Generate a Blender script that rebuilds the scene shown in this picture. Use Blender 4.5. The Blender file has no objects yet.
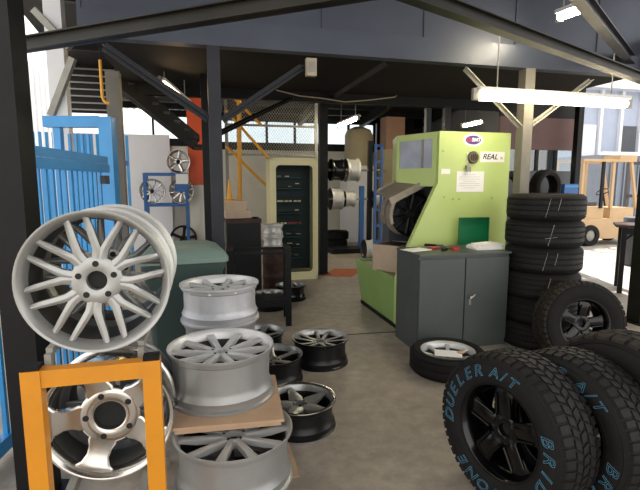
import bpy, bmesh, math, random
from mathutils import Vector, Matrix
random.seed(7)
C = bpy.context.scene.collection
PI = math.pi
V = Vector
# ------------------------------------------------------------------ camera geometry
H, F, PITCH = 1.5, 462.0, math.radians(7.6)
CP, SP = math.cos(PITCH), math.sin(PITCH)
A = math.radians(14.5)                      # the building is turned by this much
CA, SA = math.cos(A), math.sin(A)
UX, UY, UZ = V((CA, SA, 0)), V((-SA, CA, 0)), V((0, 0, 1))
def ray(x, y):
    u, v = (x-320)/F, (y-245)/F
    return V((u, CP-v*SP, -SP-v*CP))
def P(x, y, Y):
    r = ray(x, y); return V((0, 0, H)) + r*(Y/r.y)
def G(x, y, z=0.0):
    r = ray(x, y); return V((0, 0, H)) + r*((z-H)/r.z)
def BP(x, y, b):
    r = ray(x, y); return V((0, 0, H)) + r*(b/r.dot(UY))
def Wd(a, b, z=0.0):
    return UX*a + UY*b + UZ*z
def ab(p):
    return p.dot(UX), p.dot(UY)
# ------------------------------------------------------------------ materials
def lin(c):
    c = c.lstrip('#')
    o = []
    for i in (0, 2, 4):
        s = int(c[i:i+2], 16)/255
        o.append(s/12.92 if s <= .04045 else ((s+.055)/1.055)**2.4)
    return tuple(o)
MATS = {}
def mat(name, col, rough=.5, metal=0., var=.15, scale=6., bump=0., bscale=60., col2=None, coat=0., spots=0., rvar=.1, aniso=0., spec=.5):
    if name in MATS: return MATS[name]
    m = bpy.data.materials.new(name); m.use_nodes = True
    nt = m.node_tree; N = nt.nodes; L = nt.links
    b = N['Principled BSDF']
    c = V(lin(col)); c2 = V(lin(col2)) if col2 else c*(1-var)
    tc = N.new('ShaderNodeTexCoord')
    n = N.new('ShaderNodeTexNoise'); n.inputs['Scale'].default_value = scale; n.inputs['Detail'].default_value = 6
    n.inputs['Roughness'].default_value = .65
    L.new(tc.outputs['Object'], n.inputs['Vector'])
    r = N.new('ShaderNodeValToRGB')
    r.color_ramp.elements[0].position = .35; r.color_ramp.elements[1].position = .65
    r.color_ramp.elements[0].color = (*c2, 1); r.color_ramp.elements[1].color = (*c, 1)
    L.new(n.outputs['Fac'], r.inputs['Fac'])
    L.new(r.outputs['Color'], b.inputs['Base Color'])
    mr = N.new('ShaderNodeMapRange')
    mr.inputs['To Min'].default_value = min(1, rough+rvar); mr.inputs['To Max'].default_value = max(.03, rough-rvar)
    L.new(n.outputs['Fac'], mr.inputs['Value']); L.new(mr.outputs['Result'], b.inputs['Roughness'])
    b.inputs['Metallic'].default_value = metal; b.inputs['Specular IOR Level'].default_value = spec
    if coat: b.inputs['Coat Weight'].default_value = coat; b.inputs['Coat Roughness'].default_value = .1
    if aniso: b.inputs['Anisotropic'].default_value = aniso
    if bump:
        n2 = N.new('ShaderNodeTexNoise'); n2.inputs['Scale'].default_value = bscale; n2.inputs['Detail'].default_value = 5
        L.new(tc.outputs['Object'], n2.inputs['Vector'])
        bp = N.new('ShaderNodeBump'); bp.inputs['Strength'].default_value = bump; bp.inputs['Distance'].default_value = .01
        L.new(n2.outputs['Fac'], bp.inputs['Height']); L.new(bp.outputs['Normal'], b.inputs['Normal'])
    MATS[name] = m
    return m
def emit(name, col, s):
    m = bpy.data.materials.new(name); m.use_nodes = True
    nt = m.node_tree
    b = nt.nodes['Principled BSDF']
    b.inputs['Base Color'].default_value = (*lin(col), 1)
    b.inputs['Emission Color'].default_value = (*lin(col), 1); b.inputs['Emission Strength'].default_value = s
    return m
def glass(name, tint='#dfe8f0', gl=.25, rough=.05):
    m = bpy.data.materials.new(name); m.use_nodes = True
    nt = m.node_tree; N = nt.nodes; L = nt.links
    N.remove(N['Principled BSDF'])
    t = N.new('ShaderNodeBsdfTransparent'); t.inputs['Color'].default_value = (*lin(tint), 1)
    g = N.new('ShaderNodeBsdfGlossy'); g.inputs['Roughness'].default_value = rough
    mx = N.new('ShaderNodeMixShader'); mx.inputs['Fac'].default_value = gl
    L.new(t.outputs[0], mx.inputs[1]); L.new(g.outputs[0], mx.inputs[2])
    L.new(mx.outputs[0], N['Material Output'].inputs['Surface'])
    return m
def concrete(name, c1, c2, c3, rough):
    m = bpy.data.materials.new(name); m.use_nodes = True
    nt = m.node_tree; N = nt.nodes; L = nt.links; b = N['Principled BSDF']
    tc = N.new('ShaderNodeTexCoord')
    def noise(s, d=8, w=0.):
        n = N.new('ShaderNodeTexNoise'); n.inputs['Scale'].default_value = s; n.inputs['Detail'].default_value = d
        n.inputs['Roughness'].default_value = .7; n.inputs['Distortion'].default_value = w
        L.new(tc.outputs['Object'], n.inputs['Vector']); return n
    n1, n2, n3 = noise(1.3, 8, .6), noise(9, 8), noise(90, 3)
    r1 = N.new('ShaderNodeValToRGB'); e = r1.color_ramp.elements
    e[0].position = .3; e[0].color = (*lin(c2), 1); e[1].position = .68; e[1].color = (*lin(c1), 1)
    L.new(n1.outputs['Fac'], r1.inputs['Fac'])
    r2 = N.new('ShaderNodeValToRGB'); e = r2.color_ramp.elements
    e[0].position = .38; e[0].color = (.72, .72, .72, 1); e[1].position = .62; e[1].color = (1.08, 1.07, 1.05, 1)
    L.new(n2.outputs['Fac'], r2.inputs['Fac'])
    mx = N.new('ShaderNodeMix'); mx.data_type = 'RGBA'; mx.blend_type = 'MULTIPLY'; mx.inputs['Factor'].default_value = .8
    L.new(r1.outputs['Color'], mx.inputs['A']); L.new(r2.outputs['Color'], mx.inputs['B'])
    r3 = N.new('ShaderNodeValToRGB'); e = r3.color_ramp.elements
    e[0].position = .68; e[0].color = (0, 0, 0, 1); e[1].position = .74; e[1].color = (1, 1, 1, 1)
    n4 = noise(22, 4, .3); L.new(n4.outputs['Fac'], r3.inputs['Fac'])
    mx2 = N.new('ShaderNodeMix'); mx2.data_type = 'RGBA'
    sc = N.new('ShaderNodeMath'); sc.operation = 'MULTIPLY'; sc.inputs[1].default_value = .55
    L.new(r3.outputs['Color'], sc.inputs[0]); L.new(sc.outputs[0], mx2.inputs['Factor'])
    L.new(mx.outputs['Result'], mx2.inputs['A']); mx2.inputs['B'].default_value = (*lin(c3), 1)
    L.new(mx2.outputs['Result'], b.inputs['Base Color'])
    mr = N.new('ShaderNodeMapRange'); mr.inputs['To Min'].default_value = rough-.16; mr.inputs['To Max'].default_value = rough+.16
    L.new(n1.outputs['Fac'], mr.inputs['Value']); L.new(mr.outputs['Result'], b.inputs['Roughness'])
    bp = N.new('ShaderNodeBump'); bp.inputs['Strength'].default_value = .12; bp.inputs['Distance'].default_value = .01
    L.new(n3.outputs['Fac'], bp.inputs['Height']); L.new(bp.outputs['Normal'], b.inputs['Normal'])
    return m
M_floor = concrete('workshop_concrete', '#a99f92', '#8a8075', '#bcb4a7', .5)
M_yard = concrete('yard_concrete', '#b3aea6', '#98938b', '#c4c0b8', .8)
M_inner = mat('shaded_wheel_inside', '#474541', .6, .3, .2, 6)  # shade inside the wheel barrels, put into a darker colour
M_silver = mat('silver_alloy', '#c4c4c2', .36, .45, .1, 5, .05, 90)
M_silver2 = mat('bare_silver_alloy', '#bbbcc0', .42, .5, .16, 7, .06, 60)
M_bright = mat('bright_silver_face', '#d6d6d5', .34, .3, .1, 6)
M_grey = mat('grey_alloy', '#9b9b9a', .4, .55, .12, 6)
M_white = mat('white_primed_alloy', '#cfcfcc', .42, .35, .1, 4)
M_chalky = mat('pale_silver_face', '#a6a6a3', .36, .55, .14, 5, .04, 120)
M_pol = mat('polished_alloy', '#cfccc6', .2, 1., .06, 12, aniso=.4)
M_gblack = mat('gloss_black', '#060607', .16, 0, .2, 5, rvar=.05, spec=.4)
M_sblack = mat('satin_black_alloy', '#151517', .35, .3, .2, 6)
M_mach = mat('machined_alloy', '#a8a8a6', .3, .6, .35, 14)
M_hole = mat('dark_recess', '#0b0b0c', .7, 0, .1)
M_rub = mat('black_rubber', '#121111', .75, 0, .3, 9, .15, 130, col2='#1b1918', spec=.22)
M_rub2 = mat('tread_rubber', '#131211', .62, 0, .25, 20, .2, 160, spec=.3)
M_mud = mat('dusty_rubber', '#1f1c19', .8, 0, .3, 14, .3, 90, col2='#37312a', spec=.2)
M_lett = mat('blue_letter_rubber', '#4f8aa6', .6, 0, .2, 30)
M_chalk = mat('white_chalk', '#b9b6ae', .9, 0, .3, 40)
M_blk = mat('black_steel', '#0f1012', .5, .1, .25, 4, .05, 50, spec=.25)
M_col = mat('dark_grey_steel', '#26282e', .45, .2, .2, 3, spec=.35)
M_fas = mat('mezzanine_sheet', '#3e4350', .4, .35, .25, 1.2, .05, 6)
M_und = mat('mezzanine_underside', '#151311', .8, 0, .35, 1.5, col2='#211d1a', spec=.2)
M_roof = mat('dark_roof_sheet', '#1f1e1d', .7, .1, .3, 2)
M_olive = mat('olive_steel', '#221f17', .5, .1, .3, 3, col2='#17150f', spec=.3)
M_pgrey = mat('warm_grey_steel', '#6f6b62', .5, .2, .2, 4)
M_hood = mat('worn_grey_beige', '#8f8577', .5, .2, .25, 9)
M_lgrey = mat('light_grey_steel', '#8f8d85', .5, .2, .2, 5)
M_yel = mat('yellow_orange_paint', '#cc8410', .42, 0, .12, 7, .04, 40, coat=.2)
M_yel2 = mat('yellow_rail_paint', '#d99a25', .45, 0, .1)
M_blue = mat('bright_blue_paint', '#2f8fd0', .4, 0, .12, 5, coat=.2)
M_blue2 = mat('dark_blue_paint', '#2b5f9e', .45, 0, .15, 6)
M_lime = mat('lime_green_paint', '#b2c577', .42, 0, .06, 3, coat=.15)
M_lime2 = mat('leaf_green_paint', '#8cab62', .45, 0, .1, 3, coat=.1)
M_cab = mat('charcoal_cabinet_paint', '#4a504e', .45, .1, .1, 4)
M_bin = mat('green_bin_plastic', '#3a4b47', .5, 0, .12, 4)
M_lid = mat('pale_green_bin_lid', '#748980', .5, 0, .12, 5)
M_dgr = mat('dark_green_plastic', '#0d6a40', .45, 0, .1)
M_card = mat('brown_cardboard', '#b6977a', .85, 0, .12, 8, .05, 100)
M_card2 = mat('pale_cardboard', '#b49f89', .85, 0, .1, 8)
M_paper = mat('white_paper', '#e4e2de', .8, 0, .04)
M_cream = mat('cream_paint', '#d9d2a4', .45, 0, .06, 3)
M_teal = mat('dark_teal_steel', '#0d2a30', .55, .1, .2)
M_teal2 = mat('teal_tray', '#155058', .5, 0, .15)
M_tag = mat('cream_label', '#efe0ae', .6, 0, .1)
M_wall = mat('cream_wall_plaster', '#dddbd0', .8, 0, .08, 2)
M_wallg = mat('grey_wall_plaster', '#aaa7a0', .8, 0, .1, 2)
M_orange = mat('orange_paint', '#d9531f', .5, 0, .08, 3)
M_matc = mat('orange_floor_paint', '#b5603a', .8, 0, .2, 12)
M_maroon = mat('maroon_sheet', '#5b3d3a', .6, 0, .15, 3)
M_beige = mat('beige_metal', '#a99a86', .5, .1, .15, 5)
M_tan = mat('tan_paint', '#a79a7b', .6, 0, .1, 3)
M_brown = mat('brown_carton', '#a27f6b', .8, 0, .12, 4)
M_rust = mat('rusty_steel', '#4b3128', .75, .2, .3, 9, col2='#2c1f1c')
M_red = mat('red_plastic', '#b02a26', .4, 0, .1)
M_fork = mat('forklift_orange', '#b89a74', .5, 0, .1, 3)
M_wsheet = mat('white_cladding', '#dedfe2', .6, 0, .05, 2)
M_bluegrey = mat('pale_blue_cladding', '#a9b2c4', .6, 0, .1, 2)
M_contn = mat('grey_blue_container', '#7c8594', .6, .1, .15, 2)
M_dkgrey = mat('dark_grey_plastic', '#4a4c52', .6, 0, .1)
M_light = emit('lit_tube', '#ffefc8', 14.0)
M_light2 = emit('lit_far_tube', '#fff0cc', 70.0)
M_light3 = emit('lit_stair_tube', '#ffd9a0', 14.0)
M_glass = glass('clear_pane', '#e6eef2', .12)
M_gl2 = mat('pane_reflection_tint', '#a7adbb', .15, 0, .25, 3, rvar=.08)  # pale reflection on the machine's pane, put into its base colour
M_purple = mat('purple_ink', '#4a2f80', .4, 0, .05)
M_faint = mat('faint_print', '#bdbcb9', .8, 0, .05)
M_ink = mat('black_ink', '#1a1a1c', .6, 0, .05)
M_lred = mat('red_ink', '#c03438', .5, 0, .05)
M_dial = mat('brown_dial', '#6a5a48', .35, .5, .15)
# ------------------------------------------------------------------ mesh builder
def orient(n, up=UZ):
    z = V(n).normalized(); up = V(up)
    if abs(z.dot(up)) > .999: up = V((0, 1, 0))
    x = up.cross(z).normalized(); y = z.cross(x)
    return Matrix((x, y, z)).transposed().to_4x4()
class MB:
    def __init__(s): s.bm = bmesh.new()
    def add(s, vs, fs, mi=0):
        b = [s.bm.verts.new(v) for v in vs]
        for f in fs:
            try: q = s.bm.faces.new([b[i] for i in f]); q.material_index = mi
            except ValueError: pass
        return s
    def box(s, c, d, rot=None, mi=0):
        M = Matrix.Translation(V(c)) @ (rot.to_4x4() if rot else Matrix())
        vs = [M @ V((x*d[0]/2, y*d[1]/2, z*d[2]/2)) for x in (-1, 1) for y in (-1, 1) for z in (-1, 1)]
        return s.add(vs, [(0, 1, 3, 2), (4, 6, 7, 5), (0, 4, 5, 1), (2, 3, 7, 6), (0, 2, 6, 4), (1, 5, 7, 3)], mi)
    def bar(s, p0, p1, w, h, mi=0, up=UZ):
        p0, p1 = V(p0), V(p1); d = p1-p0
        return s.box((p0+p1)/2, (w, h, d.length), orient(d, up).to_3x3(), mi)
    def tube(s, p0, p1, r, n=12, r2=None, mi=0):
        p0, p1 = V(p0), V(p1); O = orient(p1-p0).to_3x3(); r2 = r if r2 is None else r2
        vs = [p0 + O @ V((r*math.cos(2*PI*i/n), r*math.sin(2*PI*i/n), 0)) for i in range(n)]
        vs += [p1 + O @ V((r2*math.cos(2*PI*i/n), r2*math.sin(2*PI*i/n), 0)) for i in range(n)]
        fs = [(i, (i+1) % n, n+(i+1) % n, n+i) for i in range(n)] + [tuple(range(n-1, -1, -1)), tuple(range(n, 2*n))]
        return s.add(vs, fs, mi)
    def path(s, pts, r, n=8, mi=0):
        pts = [V(p) for p in pts]
        rings = []
        for i, p in enumerate(pts):
            d = (pts[min(i+1, len(pts)-1)]-pts[max(i-1, 0)])
            O = orient(d, V((.13, .21, .97))).to_3x3()
            rings.append([p + O @ V((r*math.cos(2*PI*k/n), r*math.sin(2*PI*k/n), 0)) for k in range(n)])
        vs = [v for q in rings for v in q]
        fs = [(i*n+k, i*n+(k+1) % n, (i+1)*n+(k+1) % n, (i+1)*n+k) for i in range(len(pts)-1) for k in range(n)]
        fs += [tuple(range(n-1, -1, -1)), tuple(range((len(pts)-1)*n, len(pts)*n))]
        return s.add(vs, fs, mi)
    def lathe(s, prof, n=48, closed=True, M=None, mi=0, a0=0., a1=2*PI):
        full = abs(a1-a0-2*PI) < 1e-6
        k = len(prof); m = n if full else n+1
        vs = []
        for i in range(m):
            t = a0+(a1-a0)*i/n
            for r, z in prof:
                v = V((r*math.cos(t), r*math.sin(t), z)); vs.append(M @ v if M else v)
        fs = []
        for i in range(n):
            j = (i+1) % m
            for q in range(k if closed else k-1):
                q2 = (q+1) % k
                fs.append((i*k+q, j*k+q, j*k+q2, i*k+q2))
        if not full and closed: fs += [tuple(range(k)), tuple(range(n*k+k-1, n*k-1, -1))]
        return s.add(vs, fs, mi)
    def prism(s, poly, z0, z1, M=None, mi=0):
        n = len(poly)
        vs = [V((x, y, z0)) for x, y in poly] + [V((x, y, z1)) for x, y in poly]
        if M: vs = [M @ v for v in vs]
        return s.add(vs, [tuple(range(n-1, -1, -1)), tuple(range(n, 2*n))] + [(i, (i+1) % n, n+(i+1) % n, n+i) for i in range(n)], mi)
    def loft(s, secs, mi=0, topfaces=None, mt=1):
        k = len(secs[0]); vs = [v for q in secs for v in q]; b = [s.bm.verts.new(v) for v in vs]
        for i in range(len(secs)-1):
            for q in range(k):
                q2 = (q+1) % k
                f = s.bm.faces.new([b[i*k+q], b[i*k+q2], b[(i+1)*k+q2], b[(i+1)*k+q]])
                f.material_index = mt if topfaces and q in topfaces else mi
        s.bm.faces.new([b[i] for i in range(k)][::-1]).material_index = mi
        s.bm.faces.new([b[(len(secs)-1)*k+i] for i in range(k)]).material_index = mi
        return s
    def mesh(s, name, mats, bevel=0., ang=35):
        bm = s.bm
        if bevel:
            es = [e for e in bm.edges if len(e.link_faces) == 2 and e.calc_face_angle(0) > .6]
            bmesh.ops.bevel(bm, geom=es, offset=bevel, segments=2, affect='EDGES', profile=.5, clamp_overlap=True)
        bmesh.ops.recalc_face_normals(bm, faces=bm.faces[:])
        lim = math.radians(ang)
        for f in bm.faces: f.smooth = True
        for e in bm.edges:
            if len(e.link_faces) != 2 or e.calc_face_angle(0) > lim: e.smooth = False
        me = bpy.data.meshes.new(name); bm.to_mesh(me); bm.free()
        for m in (mats if isinstance(mats, (list, tuple)) else [mats]): me.materials.append(m)
        return me
    def build(s, name, mats, parent=None, bevel=0., ang=35):
        return link(name, s.mesh(name, mats, bevel, ang), parent)
def link(name, me, parent=None, M=None):
    o = bpy.data.objects.new(name, me); C.objects.link(o)
    if parent: o.parent = parent
    if M is not None: o.matrix_local = M
    return o
def tag(o, label, cat, group=None, kind=None):
    o['label'] = label; o['category'] = cat
    if group: o['group'] = group
    if kind: o['kind'] = kind
    return o
def thing(name, label, cat, loc=(0, 0, 0), rotz=0., group=None, M=None):
    o = bpy.data.objects.new(name, None); C.objects.link(o); o.empty_display_size = .1
    o.matrix_world = M if M is not None else Matrix.Translation(V(loc)) @ Matrix.Rotation(rotz, 4, 'Z')
    return tag(o, label, cat, group)
def struct(name, mb, m, parent=None, bevel=0., label=None):
    o = mb.build(name, m, parent, bevel)
    if not parent: o['kind'] = 'structure'
    return o
def rrect(w, h, r, n=6, cx=0, cy=0):
    pts = []
    for sx, sy, a in ((1, 1, 0), (-1, 1, 90), (-1, -1, 180), (1, -1, 270)):
        for i in range(n+1):
            t = math.radians(a+90*i/n)
            pts.append((cx+sx*(w/2-r)+r*math.cos(t), cy+sy*(h/2-r)+r*math.sin(t)))
    return pts
def text_to(mb, body, size, M, outline=0., shear=0., mi=0, ext=.0006, bold=0., wide=1.):
    cu = bpy.data.curves.new('t', 'FONT'); cu.body = body; cu.size = size; cu.align_x = 'CENTER'; cu.align_y = 'CENTER'
    cu.shear = shear; cu.resolution_u = 4
    if outline: cu.fill_mode = 'NONE'; cu.bevel_depth = outline; cu.bevel_resolution = 1
    else: cu.extrude = ext; cu.offset = bold
    o = bpy.data.objects.new('t', cu); C.objects.link(o)
    dg = bpy.context.evaluated_depsgraph_get(); dg.update()
    me = bpy.data.meshes.new_from_object(o.evaluated_get(dg))
    vs = [M @ V((v.co.x*wide, v.co.y, v.co.z)) for v in me.vertices]
    mb.add(vs, [tuple(p.vertices) for p in me.polygons], mi)
    bpy.data.objects.remove(o); bpy.data.curves.remove(cu); bpy.data.meshes.remove(me)
# ------------------------------------------------------------------ wheels
def barrel_prof(R, W):
    o = [(R, W), (R, W-.010), (R-.011, W-.013), (R-.014, W-.034), (R-.022, W-.040), (R-.023, .088), (R-.020, .07), (R-.012, .054), (R-.009, .048),
         (R-.011, .042), (R-.011, .018), (R-.002, .013), (R, .011), (R, 0)]
    i = [(R, 0), (R-.008, 0), (R-.028, .02), (R-.036, .05), (R-.036, .085), (R-.034, W-.07), (R-.030, W-.05)]
    l = [(R-.030, W-.05), (R-.021, W-.022), (R-.010, W-.003), (R-.006, W), (R, W)]
    return o, i, l
def sec(r, lat, hw, zt, th, bv=.004, flat=.7):
    return [V((r, lat-hw, zt-th)), V((r, lat-hw, zt-bv)), V((r, lat-hw*flat, zt)), V((r, lat+hw*flat, zt)),
            V((r, lat+hw, zt-bv)), V((r, lat+hw, zt-th))]
CACHE = {}
def wheel_meshes(style, R, W, mb_, ms, mt, bore=.033):
    key = (style, R, W, mb_.name, ms.name, mt.name)
    if key in CACHE: return CACHE[key]
    out = []
    b = MB(); o_, i_, l_ = barrel_prof(R, W)
    b.lathe(o_, 64, False, mi=0); b.lathe(i_, 64, False, mi=1); b.lathe(l_, 64, False, mi=2)
    bmesh.ops.remove_doubles(b.bm, verts=b.bm.verts[:], dist=1e-5)
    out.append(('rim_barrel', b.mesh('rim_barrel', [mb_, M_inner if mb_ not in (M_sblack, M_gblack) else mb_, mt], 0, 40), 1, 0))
    Rt = R-.023
    zr = W-.02
    if style == 'mesh':
        zh = W-.034; hr = .082; lrx = .058; lsz = .0105; s = MB()
        for sg in (-1, 1):
            pts = []
            tx_, ty_ = Rt*math.cos(math.radians(14.6)), Rt*math.sin(math.radians(14.6))
            for f, hw, z, th in ((-.35, .019, zh, .03), (-.1, .0165, zh+.001, .03), (.08, .0145, zh+.003, .028), (.4, .0130, zh+.007, .026),
                                 (.75, .0120, zh+.008, .024), (.94, .0100, zr-.004, .018), (1, .0105, zr-.002, .012)):
                pts.append(sec(.098+(tx_-.098)*f, sg*(.007+(ty_-.007)*max(f, 0)), hw, z, th, .006, .2))
            s.loft(pts, 0, {1, 2, 3})
        n, off = 8, 0
    elif style == 'star5':
        zh = W-.05; hr = .118; lrx = .09; lsz = .0125; s = MB()
        pts = [sec(r, 0, hw, z, th, .005, .86) for r, hw, z, th in ((.07, .05, zh, .03), (R*.46, .055, zh+.001, .03), (R*.56, .045, zh+.004, .028), (R*.68, .043, zh+.009, .026),
               (R*.8, .055, zr-.010, .022), (Rt-.012, .078, zr-.004, .016), (Rt, .112, zr-.002, .012))]
        s.loft(pts, 0, {1, 2, 3}); n, off = 5, 18
    elif style == 'ten':
        zh = W-.034; hr = .055; s = MB()
        s.loft([sec(r, 0, hw, z, .028-.016*(r > .17), .004, .6) for r, hw, z in ((.035, .012, zh), (.09, .014, zh+.004), (.16, .016, zh+.01), (Rt, .022, zr-.002))], 0, {1, 2, 3})
        n, off = 10, 0
    elif style == 'twin5':
        zh = W-.036; hr = .062; s = MB()
        for sg in (-1, 1):
            s.loft([sec(r, sg*l, hw, z, .028-.016*(r > .18), .004, .6) for r, l, hw, z in ((.04, .018, .018, zh), (.10, .026, .016, zh+.004), (.17, .042, .016, zh+.012), (Rt, .06, .021, zr))], 0, {1, 2, 3})
        n, off = 5, 0
    elif style == 'five':
        zh = W-.04; hr = .065; s = MB()
        s.loft([sec(r, 0, hw, z, .03-.016*(r > .165), .005, .6) for r, hw, z in ((.04, .03, zh), (.10, .026, zh+.008), (.16, .026, zh+.02), (Rt, .036, zr))], 0, {1, 2, 3})
        n, off = 5, 0
    elif style == 'star':
        zh = W-.04; hr = .05; s = MB()
        s.loft([sec(r, 0, hw, z, th, .005, .5) for r, hw, z, th in ((.04, .034, zh, .03), (.08, .046, zh+.002, .03), (.14, .03, zh+.008, .024), (Rt, .017, zr-.004, .012))], 0, {1, 2, 3})
        n, off = 5, 0
    elif style == 'offroad':
        zh = W-.05; hr = .075; s = MB()
        s.loft([sec(r, 0, hw, z, .035-.022*(r > .17), .008, .62) for r, hw, z in ((.05, .036, zh-.004), (.08, .037, zh+.010), (.12, .041, zh+.013), (Rt-.03, .049, zr-.010), (Rt, .052, zr-.018))], 0, {1, 2, 3})
        for sg in (-1, 1):
            s.loft([sec(r, sg*.037, .006, z, .02, .002, .5) for r, z in ((.07, zh+.014), (.12, zh+.019), (Rt-.03, zr-.004))], 0, {1, 2, 3})
        n, off = 5, 0
    else:   # slim seven
        zh = W-.05; hr = .05; s = MB()
        s.loft([sec(r, 0, hw, z, .025-.013*(r > .11), .004, .6) for r, hw, z in ((.03, .014, zh), (.10, .013, zh+.004), (Rt, .02, zr))], 0, {1, 2, 3})
        n, off = 7, 0
    if style not in ('mesh', 'star5'): lrx = lsz = None
    loff = {'mesh': 54, 'star5': 18}.get(style, 18+off)
    sm = s.mesh('spoke', [ms, mt], 0, 30)
    h = MB()
    h.lathe([(bore, zh-.035), (bore, zh-.002), (bore+.006, zh+.002), (hr-.01, zh+.002), (hr, zh-.004), (hr, zh-.035)], 40, mi=1)
    lr = (bore+hr)/2+.004 if hr > .06 else (bore+hr)/2
    if lrx: lr = lrx
    for k in range(5):
        t = math.radians(72*k+loff)
        c = V((lr*math.cos(t), lr*math.sin(t), 0))
        h.tube(c+V((0, 0, zh-.01)), c+V((0, 0, zh+.0035)), lsz or (.0088 if hr > .06 else .006), 14, mi=2)
    h.tube(V((0, 0, zh-.034)), V((0, 0, zh-.028)), bore-.0005, 24, mi=2)
    out.append(('hub', h.mesh('hub', [ms, mt, M_hole], 0, 35), 1, 0))
    out.append(('spoke', sm, n, math.radians(off)))
    CACHE[key] = out
    return out
def add_wheel_parts(root, style, R, W, mb_, ms, mt, M=None, bore=.033):
    M = M or Matrix()
    for nm, me, n, off in wheel_meshes(style, R, W, mb_, ms, mt, bore):
        for k in range(n):
            link(nm, me, root, M @ Matrix.Rotation(off+2*PI*k/n, 4, 'Z'))
def wheel(label, style, R, W, mats, loc, n=(0, 0, 1), spin=0., group=None, name='alloy_wheel', bore=.033):
    mb_, ms, mt = mats
    M = Matrix.Translation(V(loc)) @ orient(n) @ Matrix.Rotation(math.radians(spin), 4, 'Z')
    r = thing(name, label, 'wheel', group=group, M=M)
    add_wheel_parts(r, style, R, W, mb_, ms, mt, None, bore)
    return r
def tyre_prof(Ro, Ri, w, grooves=0, gd=.008):
    half = [(Ri, .34), (Ri+.006, .41), (Ri+.02, .44), (Ri+.45*(Ro-Ri), .5), (Ri+.7*(Ro-Ri), .49), (Ro-.03, .46), (Ro-.014, .425), (Ro-.004, .36)]
    right = [(r, w*z) for r, z in half]
    top = []
    if grooves:
        for i in range(grooves):
            c = (.5-(i+.5)/grooves*1.0)*.62*w if False else (.30-.60*i/(grooves-1))*w
            g = .018*w
            top += [(Ro, c+g*1.6), (Ro-gd, c+g), (Ro-gd, c-g), (Ro, c-g*1.6)]
    else:
        top = [(Ro, .2*w), (Ro, 0), (Ro, -.2*w)]
    left = [(r, -z) for r, z in right[::-1]]
    inner = [(Ri+.004, -.3*w), (Ri+.03, -.32*w), (Ro-.03, -.34*w), (Ro-.022, 0), (Ro-.03, .34*w), (Ri+.03, .32*w), (Ri+.004, .3*w)]
    return right + top + left + inner
def tread_blocks(Ro, w, N=46, rows=5, h=.013, tw=.86):
    b = MB()
    for k in range(rows):
        zc = (-.5+(k+.5)/rows)*w*tw
        bw = w*tw/rows*.80
        edge = k in (0, rows-1)
        skew = (0.5 if k % 2 else -.5) if not edge else 0
        for i in range(N):
            t0 = 2*PI*(i+(.5 if k % 2 else 0))/N
            dt = 2*PI/N*.40
            vs = []
            for rr, sh in ((Ro-.006, 1.0), (Ro+h-.004, .93)):
                for sz, st in ((-1, -1), (-1, 1), (1, 1), (1, -1)):
                    z = zc+sz*bw/2*sh
                    rad = rr
                    if edge and (sz > 0) == (k > 0):
                        z += math.copysign(.035*w, zc); rad -= .012
                    t = t0+st*dt*sh*(1 if (i+k) % 3 else .8)+sz*skew*dt*.8
                    vs.append(V((rad*math.cos(t), rad*math.sin(t), z)))
            b.add(vs, [(0, 1, 2, 3), (4, 7, 6, 5), (0, 4, 5, 1), (1, 5, 6, 2), (2, 6, 7, 3), (3, 7, 4, 0)])
    return b
def arc_letters(txt, rad, z, start, step, size, m, parent, outline=.0009):
    for i, ch in enumerate(txt):
        t = math.radians(start-i*step)
        M = Matrix.Translation(V((rad*math.cos(t), rad*math.sin(t), z))) @ Matrix.Rotation(t-PI/2, 4, 'Z')
        b = MB(); text_to(b, ch, size, M, outline, .25, wide=1.15); b.build('raised_letter', m, parent)
# ================================================================== SETTING
bA0, bA1, bF = -.84, 4.9, 4.0               # mezzanine front line: along a from bA0 to bA1 at depth bF
ZM = 2.59
b = MB(); b.box(Wd(1.0, 5.5, -.06), (9.4, 17.4, .12), Matrix.Rotation(A, 3, 'Z'))
struct('floor', b, M_floor)
b = MB(); b.box(Wd(13, 15, -.09), (60, 50, .12), Matrix.Rotation(A, 3, 'Z'))
struct('yard_ground', b, M_yard)
b = MB(); b.bar(G(296, 337.5, .0015), G(425, 330, .0015), .012, .003)
struct('trim_1', b, M_hole)
# roof
b = MB()
nR = 110
a0, a1 = -2.25, 6.1
vs = []
for i in range(nR+1):
    a = a0+(a1-a0)*i/nR
    dz = .02*(i % 2)
    vs += [Wd(a, -2.2, 4.75+dz), Wd(a, 12.4, 3.3+dz)]
b.add(vs, [(2*i, 2*i+1, 2*i+3, 2*i+2) for i in range(nR)])
vs2 = [Wd(a0, -2.2, 4.8), Wd(a0, 12.4, 3.35), Wd(a1, 12.4, 3.35), Wd(a1, -2.2, 4.8)]
b.add(vs2, [(0, 1, 2, 3)])
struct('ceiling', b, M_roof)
for i, bb in enumerate((6.6, 8.2, 10.0, 11.6)):
    z = 4.75-(bb+2.2)*1.45/14.6
    b = MB(); b.bar(Wd(a0, bb, z-.1), Wd(a1, bb, z-.1), .08, .14)
    struct('beam', b, M_blk)
for aa in (.5, 2.6, 4.3, 5.9):
    b = MB(); b.bar(Wd(aa, 6.3, 3.72), Wd(aa, 12.2, 3.1), .1, .2); struct('rafter', b, M_blk)['kind'] = 'structure'
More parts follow.
